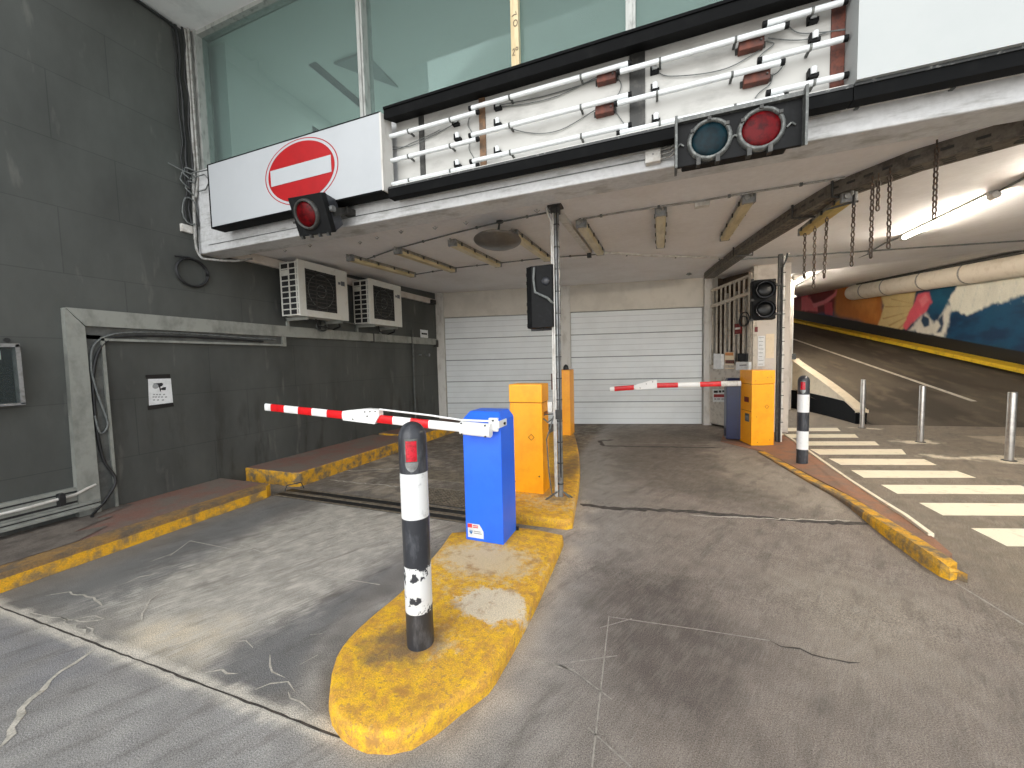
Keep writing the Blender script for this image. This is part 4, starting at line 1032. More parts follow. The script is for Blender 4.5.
m = F2(); m.box(-.004, .0, .10, .26, .74, .83); m.build('ticket_slot', 'red_box', tm2)
m = F2(); m.box(-.003, .0, .0, .42, .585, .592); m.box(-.005, 0, .08, .22, .40, .54, 1); m.box(-.008, -.003, .10, .20, .43, .5, 2); m.build('ticket_panel', ['orange_dark', 'lamp_metal', 'galv'], tm2)
m = F2()
for (xx, zz) in ((.25, 1.17), (.31, 1.18), (.06, 1.12), (.08, .5), (.3, .1), (.1, .06)): m.lathe([(.006, 0), (.006, .005)], (xx, 0, zz), (0, -1, 0), 8)
each(m, 'screw', 'dark_steel', tm2)

# ================================================================== POSTS
pp = H(2, .075, 561, 497); px, py = pp.x, pp.y
t = thing('conduit_post', 'slim steel post strapped with conduits behind the blue barrier, floor to ceiling', 'post', (px, py, .06))
zt = ceil_z(py)
m = MB(); m.tube([(px, py, .05), (px, py, zt)], .027, 14); m.build('pole', 'galv', t)
m = MB(); m.tube([(px-.052, py-.01, .05), (px-.056, py-.01, 1.4), (px-.05, py-.01, zt-.16), (px-.09, py-.01, zt-.06), (px-.1, py, zt)], .013, 8)
m.tube([(px-.035, py-.03, .05), (px-.03, py-.034, 2.2), (px-.03, py-.03, zt)], .009, 8); each(m, 'conduit', 'conduit_white', t)
m = MB(); m.tube([(px+.012, py-.035, .3), (px+.012, py-.037, 2), (px+.01, py-.035, zt)], .008, 8); m.build('black_cable', 'cable_black', t)
m = MB()
for k in range(13):
    z = .22+k*.225; m.lathe([(.036, 0), (.036, .010)], (px-.004, py-.004, z), n=14)
each(m, 'strap', 'dark_steel', t)
m = MB(); m.box(px-.08, px+.06, py-.06, py+.07, zt-.02, zt+.0); m.box(px-.05, px+.035, py-.04, py+.04, zt-.08, zt-.02); m.build('top_bracket', 'dark_steel', t)
m = MB()
for k in range(9): m.tube([(px+random.uniform(-.02, .02), py, .16), (px+random.uniform(-.14, .14), py+random.uniform(-.16, .1), .075), (px+random.uniform(-.2, .2), py+random.uniform(-.16, .1), .07)], .007, 5)
each(m, 'cable_tail', 'cable_grey', t)
m = MB(); m.box(px-.12, px-.07, py-.04, py, .99, 1.10); m.build('junction_box', 'conduit_white', t, bevel=.004)
m = MB(); m.tube([(px-.06, py-.02, .95), (px-.14, py-.03, .7), (px-.12, py-.02, .3), (px-.1, py, .1)], .007, 6); m.build('loose_cable', 'cable_grey', t)
m = MB(); m.box(px-.035, px+.035, py-.045, py-.03, .92, 1.02); m.build('clamp', 'dark_steel', t)
# second post
p2 = Vector((1.975, 8.0, .04)); zt2 = ceil_z(8.0)
t = thing('conduit_post', 'dark post with strapped conduits behind the right orange machine', 'post', tuple(p2))
m = MB(); m.box(p2.x-.06, p2.x+.0, p2.y-.02, p2.y+.05, 0, zt2); m.build('pole', 'dark_steel', t)
m = MB(); m.tube([(p2.x+.018, p2.y-.02, .0), (p2.x+.018, p2.y-.02, zt2-.05), (p2.x+.09, p2.y-.02, zt2)], .015, 10); each(m, 'conduit', 'conduit_white', t)
m = MB(); m.tube([(p2.x-.01, p2.y-.03, .0), (p2.x-.01, p2.y-.03, zt2-.25), (p2.x+.05, p2.y-.03, zt2-.08), (p2.x+.06, p2.y-.03, zt2)], .014, 8); m.build('black_cable', 'cable_black', t)
m = MB()
for k in range(12): m.box(p2.x-.03, p2.x+.04, p2.y-.045, p2.y+.01, .35+k*.235, .362+k*.235)
each(m, 'strap', 'dark_steel', t)
# stainless posts
for (u, v, ut, vt, w_, lab) in ((862, 428, 862, 379.5, 4.6, 'farthest stainless steel post, beside the cream parapet end'),
                                (920.5, 442, 920.5, 385.5, 5.6, 'middle stainless steel post right of the zebra crossing'),
                                (1009, 460.5, 1010.5, 392, 7.6, 'nearest stainless steel post at the right edge of the photo')):
    p = G(u, v); tp_ = H(1, p.y, ut, vt); dist = float(np.array([p.x, p.y, p.z-HCAM]) @ CM[2]); r = w_*dist/FPX/2*.84
    t = thing('steel_post', lab, 'post', (p.x, p.y, 0), 'stainless posts')
    MB().lathe([(r, -.02), (r, tp_.z-.012), (r*.93, tp_.z), (0, tp_.z)], (p.x, p.y, 0), n=20).build('shaft', 'steel_post', t)
    MB().lathe([(r*1.7, -.01), (r*1.7, .006), (r, .007)], (p.x, p.y, 0), n=16).build('base_collar', 'dark_steel', t)

# ================================================================== LIGHT BOX ON THE FACADE
lb = thing('light_box', 'opened long white sign light box with black channels along the facade beam', 'light box', (0, 3.16, 3.1))
MB().box(-2.31, 1.08, 3.16, 3.179, 3.08, 3.80).build('back_panel', 'box_back', lb)
m = MB(); m.prism([(-2.31, 3.179, 3.80), (-2.31, 2.985, 3.735), (-2.31, 2.985, 3.83), (-2.31, 3.179, 3.92)], (3.39, 0, 0)); m.box(-2.31, 1.08, 2.975, 2.99, 3.815, 3.835); m.build('top_channel', 'black_paint', lb)
m = MB(); m.box(-2.31, 1.08, 3.0, 3.09, 3.055, 3.14); m.build('bottom_channel', 'black_paint', lb)
m = MB(); m.box(-2.3, 1.08, 2.994, 3.003, 3.128, 3.146); m.build('channel_lip', 'black_edge', lb)
for (x, w, mn) in ((-2.03, .05, 'dark_steel'), (-1.42, .055, 'brown_strip'), (-.155, .11, 'dark_steel'), (1.05, .07, 'rust')):
    mm = MB(); mm.box(x-w/2, x+w/2, 3.146, 3.16, 3.10, 3.80); mm.build('upright', mn, lb)
m = MB(); m.box(-2.3, 1.08, 3.06, 3.16, 3.165, 3.185); m.build('ledge', 'white_paint', lb)
TY = 3.075
def ftube(a, b, label):
    A = H(1, TY, *a); B = H(1, TY, *b); A.z = B.z = (A.z+B.z)/2
    t = thing('fluorescent_tube', label, 'light tube', ((A.x+B.x)/2, TY, A.z-.02), 'bare tubes in the light box')
    MB().tube([A+Vector((.02, 0, 0)), B-Vector((.02, 0, 0))], .0185, 12).build('glass', 'tube_glass', t)
    for p, s in ((A, 1), (B, -1)):
        MB().tube([p, p+Vector((.025*s, 0, 0))], .02, 10).build('end_cap', 'black_plastic', t)
    m = MB(); k = .28 if (B.x-A.x) > .6 else .6
    for f in ((k, 1-k) if (B.x-A.x) > .8 else (k,)):
        x = A.x+(B.x-A.x)*f; m.box(x-.008, x+.008, TY-.021, 3.16, A.z-.006, A.z+.006); m.lathe([(.0215, 0), (.0215, .014)], (x-.007, TY, A.z), (1, 0, 0), 12)
    each(m, 'clip', 'lamp_metal', t)
rows = [('top', [((384, 138), (479, 112)), ((469, 108.7), (631.7, 62.7)), ((616.5, 73.6), (789, 24)), ((762.5, 24), (848, 1.5))]),
        ('middle', [((384, 162.5), (479, 139)), ((469, 135.3), (631.7, 95)), ((614, 105.4), (785, 60.4)), ((757.4, 60.4), (848, 38.7))]),
        ('bottom', [((385, 185.3), (479, 166)), ((470, 161.7), (631.7, 125)), ((616.5, 134.6), (788, 94.5)), ((766, 94), (848, 74.5))])]
tn = ['short one beside the no entry panel', 'left of the wide dark upright', 'right of the wide dark upright', 'rightmost, at the blank panel']
for rn, L_ in rows:
    for k, (a, b) in enumerate(L_): ftube(a, b, 'bare tube, %s row of the light box, %s' % (rn, tn[k]))
sp_ = {'top': [(456, 122), (498, 106), (654.6, 69), (812.8, 18)], 'middle': [(458, 137), (498, 122.5), (655, 88), (814.5, 37.5)], 'bottom': [(458, 164), (498, 150.5), (656, 118.5), (812.8, 73)]}
sn = ['near the no entry panel', 'just right of the brown upright', 'just right of the wide dark upright', 'near the blank white panel']
for rn, L_ in sp_.items():
    for k, (u, v) in enumerate(L_):
        p = H(1, 3.14, u, v)
        t = thing('lamp_starter', 'white capped starter, %s row, %s' % (rn, sn[k]), 'starter', (p.x, 3.16, p.z-.03), 'starters in the light box')
        m = MB(); m.box(p.x-.028, p.x+.03, 3.125, 3.16, p.z-.03, p.z-.008); m.box(p.x-.03, p.x-.02, 3.115, 3.16, p.z-.03, p.z+.02); m.build('socket', 'black_plastic', t)
        MB().lathe([(.019, 0), (.019, .035), (.012, .042), (0, .043)], (p.x, 3.13, p.z-.012), (0, -.25, 1), 10).build('starter_can', 'tube_glass', t)
for (u0, v0, u1, v1, lab) in ((597, 81, 616, 74, 'rusty brown ballast on the light box, upper, left of the dark upright'),
                              (595.5, 113, 614, 106.5, 'rusty brown ballast on the light box, lower, left of the dark upright'),
                              (738.5, 48, 764, 41, 'rusty brown ballast on the light box, upper of the two above the twin signal'),
                              (743.5, 82, 770, 74, 'rusty brown ballast on the light box, lower of the two above the twin signal')):
    a = H(1, 3.12, u0, v0); b = H(1, 3.12, u1, v1); z = (a.z+b.z)/2
    t = thing('ballast', lab, 'ballast', ((a.x+b.x)/2, 3.16, z-.035), 'ballasts in the light box')
    MB().box(a.x, b.x, 3.10, 3.16, z-.033, z+.033).build('case', 'rust', t, bevel=.006)
    m = MB(); m.box(a.x-.015, b.x+.015, 3.15, 3.16, z-.02, z+.02); m.lathe([(.006, 0), (.006, .01)], (b.x-.02, 3.10, z), (0, -1, 0), 8); m.build('mounting_tab', 'dark_steel', t)
def wire(pix, label, y=3.145, r=.0035, name='loose_wire', mt='cable_grey', sag=None):
    P = [H(1, y, u, v) for u, v in pix]; Q = []
    for i in range(len(P)-1):
        p0 = P[max(i-1, 0)]; p1 = P[i]; p2_ = P[i+1]; p3 = P[min(i+2, len(P)-1)]
        for k in range(6):
            t = k/6; Q.append(.5*((2*p1)+(p2_-p0)*t+(2*p0-5*p1+4*p2_-p3)*t*t+(3*p1-p0-3*p2_+p3)*t**3))
    Q.append(P[-1]); MB().tube(Q, r, 5).build(name, mt, None, label, 'wire')
wire([(385, 147), (410, 146), (430, 137), (456, 123)], 'thin wire drooping to the top row starter nearest the no entry panel')
wire([(385, 150), (398, 149), (412, 143), (440, 130)], 'second thin wire right below it by the no entry panel')
wire([(470, 115), (468, 125), (472, 134), (469, 148), (474, 158)], 'vertical thin wire at the joint of the first and second tubes')
wire([(500, 107), (530, 103), (560, 95), (597, 77)], 'thin wire sagging from the top row to the upper left ballast')
wire([(500, 105), (540, 97), (575, 87), (597, 79)], 'thin wire close under the second top tube')
wire([(500, 125), (530, 133), (560, 130), (595, 110)], 'thin wire sagging from the middle row to the lower left ballast')
wire([(616, 76), (621, 84), (619, 93), (612, 100)], 'short wire hanging beside the upper left ballast')
wire([(614, 110), (620, 118), (624, 124)], 'short wire hanging beside the lower left ballast')
wire([(658, 72), (668, 76), (700, 74), (730, 67), (760, 50)], 'long wire sagging below the third top tube')
wire([(766, 41), (774, 44), (764, 52), (758, 58)], 'short wire bundle at the upper ballast above the twin signal')
wire([(770, 76), (778, 72), (785, 62), (783, 56)], 'wire curling up from the lower ballast above the twin signal')
wire([(773, 74), (770, 84), (760, 92), (755, 98)], 'wire hanging from the lower ballast above the twin signal')
wire([(788, 26), (800, 33), (825, 32), (845, 29)], 'wire running to the blank white panel under the top tube')
wire([(768, 38), (790, 40), (808, 39), (828, 32), (845, 30)], 'wire running to the blank white panel above the middle tube')
# no entry panel
se = thing('no_entry_sign', 'white lightbox panel with a red no entry disc, left end of the facade', 'sign', (-3.49, 3.05, 3.1))
m = MB(); m.box(-4.682, -2.33, 2.953, 3.10, 3.098, 3.79); m.build('casing', 'black_paint', se)
m = MB(); m.box(-4.655, -2.335, 2.95, 2.963, 3.112, 3.775); m.build('face', 'sign_white', se)
m = MB(); m.box(-2.335, -2.316, 2.95, 3.10, 3.105, 3.78); m.build('end_cap', 'jamb_paint', se)
cx, cz, rx, rz_ = -3.305, 3.452, .485, .312
def ellipse(r0, n=64): return [(cx+rx*r0*math.cos(2*PI*k/n), 0, cz+rz_*r0*math.sin(2*PI*k/n)) for k in range(n)]
def ell(name, r0, y, mt, r1=None):
    m = MB(); E = [(x, y, z) for x, _, z in ellipse(r0)]
    if r1 is None: m.prism(E, (0, .002, 0))
    else:
        I = [(x, y, z) for x, _, z in ellipse(r1)]; n = len(E); m.add(E+I, [(i, n+i, n+(i+1) % n, (i+1) % n) for i in range(n)])
    return m.build(name, mt, se)
ell('outline_ring', 1.0, 2.9488, 'sign_red', .975); ell('red_disc', .905, 2.947, 'sign_red')
MB().box(cx-.40, cx+.40, 2.9435, 2.9455, cz-.078, cz+.078).build('white_bar', 'sign_white', se)
# blank panel on the right
sp1 = thing('sign_panel', 'large blank white sign panel, right end of the facade', 'sign panel', (7, 3.1, 3.13))
MB().box(1.085, 13, 2.965, 3.14, 3.15, 4.3).build('face', 'panel_white', sp1)
MB().box(1.085, 13, 3.0, 3.09, 3.055, 3.15).build('bottom_channel', 'black_paint', sp1)
MB().box(1.085, 13, 2.99, 3.001, 3.132, 3.149).build('channel_lip', 'black_edge', sp1)
# conduit and box on the beam
t = thing('beam_conduit', 'thin white conduit clipped along the beam below the light box', 'conduit', (0, 3.17, 3.0))
zc = H(1, 3.165, 900, 97.5).z
m = MB(); m.tube([(.45, 3.166, zc), (13, 3.166, zc)], .011, 8); m.build('tube', 'conduit_white', t)
m = MB()
for k in range(12): m.box(.7+k*.45, .72+k*.45, 3.15, 3.18, zc-.016, zc+.016)
each(m, 'clip', 'lamp_metal', t)
m = MB(); m.tube([(-5.1, 3.174, 3.03), (-.1, 3.174, 3.028)], .004, 6); m.build('thin_cable', 'cable_grey', t)
jbp = H(1, 3.15, 653, 156)
t = thing('junction_box', 'small white junction box on the beam left of the twin signal', 'junction box', (jbp.x, 3.15, jbp.z-.06))
MB().box(jbp.x-.055, jbp.x+.055, 3.12, 3.18, jbp.z-.055, jbp.z+.055).build('box', 'conduit_white', t, bevel=.008)
m = MB()
for dz in (-.03, 0, .03): m.tube([(jbp.x+.055, 3.15, jbp.z+dz), (jbp.x+.12, 3.14, jbp.z+dz), (jbp.x+.2, 3.05, jbp.z+dz*1.2+.02)], .008, 6)
m.tube([(jbp.x+.1, 3.12, jbp.z+.03), (jbp.x+.14, 3.1, jbp.z+.12), (jbp.x+.2, 3.05, jbp.z+.1)], .005, 6)
m.build('cable', 'conduit_grey', t)
m = MB(); m.lathe([(.006, 0), (.006, .004)], (jbp.x, 3.12, jbp.z), (0, -1, 0), 8); each(m, 'screw', 'ink_grey', t)

# ================================================================== SIGNALS
def lens(t, c, r, ax, mt, ring='lamp_metal', nm='lens'):
    r = r*1.06
    c = Vector(c); ax = Vector(ax).normalized()
    b = MB(); b.lathe([(r*1.26, -.004), (r*1.26, .012), (r*1.18, .03), (r*1.04, .034), (r*1.0, .008)], c, ax, 32, caps=False); bz = b.build('bezel', ring, t)
    m = MB(); m.lathe([(r*1.02*math.cos(a), .008+r*.28*math.sin(a)) for a in np.linspace(0, PI/2-.001, 8)], c, ax, 28); m.build(nm, mt, bz)
    return bz
gc = H(1, 2.85, 709.5, 139.5); rc_ = H(1, 2.85, 761, 129)
t = thing('signal_light', 'twin signal lying sideways under the light box, teal lens left and red lens right', 'signal', (.45, 2.86, 2.8))
MB().box(.105, .795, 2.86, 2.885, 2.79, 3.075).build('back_board', 'black_plastic', t, bevel=.004)
MB().box(.14, .74, 2.885, 3.02, 2.82, 3.05).build('housing', 'black_plastic', t, bevel=.01)
m = MB(); m.box(.10, .80, 2.83, 2.87, 3.06, 3.085); m.build('top_rail', 'lamp_metal', t)
MB().box(.092, .108, 2.80, 2.93, 2.765, 3.09).build('end_plate', 'lamp_metal', t, bevel=.003)
m = MB(); m.prism([(.79, 2.80, 2.76), (.79, 2.80, 3.10), (.79, 2.98, 3.08), (.79, 2.9, 2.80)], (.014, 0, 0)); m.build('end_plate', 'lamp_metal', t)
bzs = []
for c, mt in ((gc, 'lens_teal'), (rc_, 'lens_red')):
    bz = lens(t, (c.x, 2.862, c.z), .098, (0, -1, 0), mt); m = MB()
    for a in (.6, 1.6, 2.6): m.box(c.x+.118*math.cos(a)-.01, c.x+.118*math.cos(a)+.01, 2.82, 2.86, c.z+.118*math.sin(a)-.01, c.z+.118*math.sin(a)+.01)
    for dx in (-.065, .045): m.box(c.x+dx-.012, c.x+dx+.012, 2.82, 2.87, c.z-.155, c.z-.11)
    each(m, 'latch', 'dark_steel', bz)
for (x, z) in ((.125, gc.z), ((gc.x+rc_.x)/2, gc.z-.01), (.735, rc_.z-.005)):
    m = MB(); m.bar((x-.022, 2.855, z-.012), (x, 2.848, z+.006), .008, .009); m.bar((x, 2.848, z+.006), (x+.022, 2.855, z-.008), .008, .009); m.build('wing_nut', 'lamp_metal', t)
m = MB(); m.box(.3, .6, 2.95, 3.18, 3.05, 3.075); m.bar((.45, 3.0, 2.95), (.45, 3.18, 3.0), .05, .03); each(m, 'bracket', 'dark_steel', t)
# single red lamp under the no entry panel
t = thing('signal_light', 'small single red signal lamp hanging under the no entry panel', 'signal', (-2.98, 2.83, 2.75))
RQ = Matrix.Rotation(math.radians(4), 3, 'Z') @ Matrix.Rotation(math.radians(20), 3, 'X')
RO = Vector((-3.05, 2.80, 2.945))
def Fr():
    m = MB(); m.T = Matrix.Translation(RO) @ RQ.to_4x4(); return m
Fr().box(-.19, .19, 0, .07, -.17, .17).build('housing', 'black_plastic', t, bevel=.006)
m = Fr(); m.prism([(-.18, .07, -.165), (-.18, .07, .165), (-.18, .20, .11), (-.18, .20, -.11)], (.36, 0, 0)); m.build('rear_case', 'bollard_black', t)
bz = lens(t, RO+RQ @ Vector((-.02, -.001, .01)), .102, RQ @ Vector((0, -1, 0)), 'lens_red', 'dark_steel')
for k in range(4):
    m = Fr(); m.box(-.16+k*.10, -.14+k*.10, -.012, .02, -.195, -.165); m.build('latch', 'dark_steel', t)
m = Fr(); m.box(-.21, -.19, -.005, .02, -.05, -.03); m.build('latch', 'dark_steel', t)
m = MB(); q0_ = RO+RQ @ Vector((.19, .1, .0)); q1__ = H(1, 3.10, 346, 211)
m.bar(q0_, q1__, .035, .07); m.build('bracket_arm', 'dark_steel', t)
m = MB(); m.box(q1__.x-.05, q1__.x+.05, 3.07, 3.18, q1__.z-.03, q1__.z+.03); m.build('bracket_foot', 'dark_steel', t, bevel=.006)
m = Fr(); m.lathe([(.03, 0), (.03, .03)], (.19, .08, .03), (1, 0, 0), 10); m.build('pivot', 'galv', t)

# signal on the near post, seen from behind
y0 = py-.02
a = H(1, y0, 527, 266); b = H(1, y0, 553, 327)
t = thing('signal_light', 'dark signal head seen from behind, strapped to the near conduit post', 'signal', ((a.x+b.x)/2, y0+.1, b.z))
x0, x1, z0, z1 = a.x-.012, b.x+.03, b.z, a.z-.02
m = MB(); pf = [(x0, y0+.16, 0), (x0, y0+.0, 0), (x0+.07, y0-.045, 0), (x1-.02, y0-.045, 0), (x1, y0+.0, 0), (x1, y0+.16, 0)]
m.prism([(p[0], p[1], z0) for p in pf], (0, 0, z1-z0)); m.build('rear_case', 'black_plastic', t, bevel=.012)
m = MB(); m.box(x0-.012, x1+.012, y0+.16, y0+.19, z0-.02, z1+.02); m.build('door_frame', 'bollard_black', t, bevel=.006)
m = MB()
for f in (.06, .3, .42, .78, .92): m.box(x0-.035, x0+.01, y0+.10, y0+.16, z0+(z1-z0)*f-.018, z0+(z1-z0)*f+.018)
each(m, 'hinge', 'dark_steel', t)
m = MB(); m.lathe([(.042, 0), (.042, .012), (.03, .022), (0, .024)], (x1-.085, y0-.045, z0+(z1-z0)*.74), (0, -1, 0), 16); m.build('cable_boss', 'bollard_black', t)
m = MB(); m.tube([(x0+.11, y0-.06, z1-.02), (x0+.1, y0-.065, z0+.5), (x0+.12, y0-.08, z0+.36), (x1-.06, y0-.09, z0+.29), (px-.04, py-.045, z0+.24)], .013, 8); each(m, 'feed_cable', 'cable_grey', t)
m = MB(); m.box(x1-.1, px, py-.01, py+.05, z0+.1, z0+.14); m.box(x1-.1, px, py-.01, py+.05, z1-.1, z1-.06); each(m, 'post_clamp', 'dark_steel', t)
m = MB(); m.lathe([(.02, 0), (.012, .03)], ((x0+x1)/2, y0+.05, z0), (0, 0, -1), 8); m.build('drain_plug', 'dark_steel', t)
for k, f in enumerate((.27, .73)):
    lens(t, ((x0+x1)/2, y0+.19, z0+(z1-z0)*f), .1, (0, 1, 0), 'lens_dark', 'dark_steel')
# two aspect signal on the far post
y0 = 7.9
a = H(1, y0, 752.5, 279); b = H(1, y0, 776, 320)
t = thing('signal_light', 'black upright signal with two dark lenses facing out on the far post', 'signal', ((a.x+b.x)/2, y0+.1, b.z))
x0, x1, z0, z1 = a.x, b.x, b.z, a.z
MB().box(x0, x1, y0, y0+.2, z0+.02, z1-.02).build('housing', 'black_plastic', t, bevel=.02)
for f in (.27, .73):
    c = Vector(((x0+x1)/2+.01, y0, z0+(z1-z0)*f)); bz = lens(t, c, .115, (0, -1, 0), 'lens_dark', 'bollard_black')
    m = MB(); m.lathe([(.158, 0), (.15, .10), (.145, .10), (.15, 0)], c, (0, -1, -.12), 24, caps=False); o = m.build('visor', 'black_plastic', bz)
m = MB()
for f in (.03, .5, .97): m.box(x0-.02, x0+.02, y0-.01, y0+.03, z0+(z1-z0)*f-.02, z0+(z1-z0)*f+.02)
each(m, 'latch', 'dark_steel', t)
m = MB(); m.box(x1-.05, p2.x, y0+.06, y0+.14, z0+.1, z0+.14); m.box(x1-.05, p2.x, y0+.06, y0+.14, z1-.14, z1-.1); each(m, 'bracket', 'dark_steel', t)

# ================================================================== CEILING FITTINGS
lab7 = ['first grey ceiling lamp from the left, over the air conditioners', 'second ceiling lamp from the left, over the left lane', 'third ceiling lamp from the left, left of the round dish',
        'fourth ceiling lamp from the left, right behind the round dish', 'fifth ceiling lamp from the left, just right of the conduit post', 'sixth ceiling lamp from the left, pointing straight at the viewer over the right lane',
        'seventh ceiling lamp from the left, near the steel cable tray']
def lamp(x, label, dif='diffuser', ya=4.52, yb=6.1, zoff=0.0):
    t = thing('ceiling_lamp', label, 'ceiling lamp', (x, (ya+yb)/2, ceil_z((ya+yb)/2)-.1+zoff), 'unlit ceiling lamps')
    def fr(m):
        sl = math.atan(.036); m.T = Matrix.Translation((x, ya, ceil_z(ya)+zoff)) @ Matrix.Rotation(sl, 4, 'X'); return m
    Lg = yb-ya
    fr(MB()).box(-.055, .055, 0, Lg, -.045, -.003).build('body', 'fixture_grey', t, bevel=.006)
    m = fr(MB()); m.prism([(-.058, .02, -.045), (-.045, .02, -.09), (.045, .02, -.09), (.058, .02, -.045)], (0, Lg-.04, 0)); m.build('diffuser', dif, t, bevel=.006)
    m = fr(MB())
    for s in (0, Lg-.05): m.box(-.06, .06, s, s+.05, -.09, -.003)
    each(m, 'end_cap', 'galv', t, bevel=.008)
    m = fr(MB())
    for k in range(4):
        for s in (-1, 1): m.box(s*.062-.006, s*.062+.006, .15+k*Lg*.25, .18+k*Lg*.25, -.06, -.02)
    each(m, 'clip', 'dark_steel', t)
    m = fr(MB()); m.tube([(.0, -.05, -.012), (.02, 0, -.03)], .012, 6); m.lathe([(.025, 0), (.025, .02)], (-.02, 0, -.04), (0, -1, 0), 10); m.build('cable_gland', 'conduit_grey', t)
xl = [-4.19, -3.36, -2.51, -1.665, -.845, 0.0, .81]
for i, x in enumerate(xl): lamp(x*1.008+.01, lab7[i])
lq0, lq1 = H(2, 3.0, 849, 193), H(2, 3.0, 804, 233)
lamp((lq0.x+lq1.x)/2, 'yellowed ceiling lamp hung under the steel cable tray by the chains', 'diffuser_yellow', lq0.y, lq1.y, -.125)
t = thing('cable_trunking', 'white box trunking on the ceiling beside the fifth lamp, at the post head', 'trunking', (-1.0, 5.1, 3.1))
m = MB(); m.T = Matrix.Translation((-1.0, 4.05, ceil_z(4.05))) @ Matrix.Rotation(math.atan(.036), 4, 'X'); m.box(-.04, .04, 0, 2.0, -.05, -.002); m.build('trunk', 'conduit_white', t, bevel=.004)
m = MB(); m.box(-1.03, -.97, 6.0, 6.06, 3.08, 3.19); m.build('end_hook', 'dark_steel', t)
def conduit(pix, r, label, mt, name='ceiling_conduit', off=.015, clips=True, plane='ceil'):
    P = []
    for u, v in pix:
        P.append(HP((0, 4, ceil_z(4)-off), (0, -.036, 1), u, v))
    t = thing(name, label, 'conduit', tuple(P[0])); MB().tube(P, r, 8).build('tube', mt, t)
    if clips:
        m = MB()
        for a, b in zip(P[:-1], P[1:]):
            k = max(1, int((b-a).length/.6))
            for i in range(k): q = a.lerp(b, (i+.5)/k); m.box(q.x-.012, q.x+.012, q.y-.012, q.y+.012, q.z-r*1.5, q.z+off)
        each(m, 'clip', 'lamp_metal', t)
conduit([(356, 263), (395, 249), (455, 233), (500, 222), (556, 211)], .009, 'thin dark conduit across the ceiling at the lamp heads, left of the post', 'cable_grey')
conduit([(583, 219), (620, 212.5), (700, 201), (760, 191), (845, 177.5)], .010, 'thin conduit across the ceiling at the lamp heads, right of the post', 'conduit_grey')
conduit([(412, 275), (455, 268), (500, 263), (545, 258), (596, 254.5)], .009, 'thin conduit across the ceiling at the far lamp ends, left of the post', 'cable_grey')
conduit([(602, 252.5), (650, 255.5), (700, 257), (738, 258.5)], .022, 'thick white conduit across the ceiling behind the sixth lamp', 'conduit_white')
conduit([(232, 262), (262, 268), (285, 275)], .012, 'short dark cable along the ceiling edge to the air conditioners', 'cable_black', 'ceiling_cable', .02, False)
bp = HP((0, 4, ceil_z(4)), (0, -.036, 1), 702, 202)
MB().box(bp.x-.07, bp.x+.07, bp.y-.04, bp.y+.04, bp.z-.05, bp.z).build('junction_box', 'conduit_white', None, 'white junction box on the ceiling conduit between the sixth and seventh lamps', 'junction box', bevel=.005)
for k, (u, v) in enumerate([(250, 252), (285, 249), (310, 244), (360, 241), (377, 236), (401, 230), (435, 226), (466, 221), (537, 209)]):
    q = HP((0, 4, ceil_z(4)), (0, -.036, 1), u, v); t = MB()
    t.tube([(q.x, q.y, q.z), (q.x, q.y, q.z-.04)], .0045, 5); t.tube([(q.x-.03, q.y, q.z-.012), (q.x, q.y, q.z-.04), (q.x+.03, q.y, q.z-.016)], .0045, 5)
    o = t.build('ceiling_hook', 'conduit_grey', None, ['first', 'second', 'third', 'fourth', 'fifth', 'sixth', 'seventh', 'eighth', 'last'][k]+' small ceiling hook from the left in the row behind the beam', 'hook', 'ceiling hooks')
q = HP((0, 4, ceil_z(4)), (0, -.036, 1), 689, 273); t = MB(); t.lathe([(.03, 0), (.06, -.03), (.02, -.05)], (q.x, q.y, q.z), (0, 0, 1), 10); t.build('ceiling_sensor', 'conduit_grey', None, 'small round fitting on the ceiling above the right shutter', 'sensor')
# round convex dish
mc_ = H(1, 4.15, 497.5, 240.5); mt_ = H(1, 4.15, 499.5, 212)
t = thing('convex_mirror', 'dark round convex mirror hanging flat below the ceiling by a rod', 'mirror', (mc_.x, mc_.y, mc_.z))
ax = Vector((.06, .16, 1)).normalized(); ax = Vector((-.10, -.12, -1)).normalized()
m = MB(); m.lathe([(.262, -.01), (.272, 0), (.262, .012), (.22, .035), (.15, .058), (.07, .07), (0, .073)], mc_, ax, 40); m.build('dish', 'mirror_back', t)
m = MB(); m.tube([mc_+ax*.0, mc_+Vector((.01, 0, .08)), (mt_.x, mt_.y, ceil_z(mt_.y))], .013, 8); m.build('rod', 'dark_steel', t)
m = MB(); m.lathe([(.06, 0), (.06, .02)], mc_-ax*.02, ax, 14); m.lathe([(.04, 0), (.04, .02)], (mt_.x, mt_.y, ceil_z(mt_.y)-.02), (0, 0, 1), 12); each(m, 'mounting_plate', 'dark_steel', t)
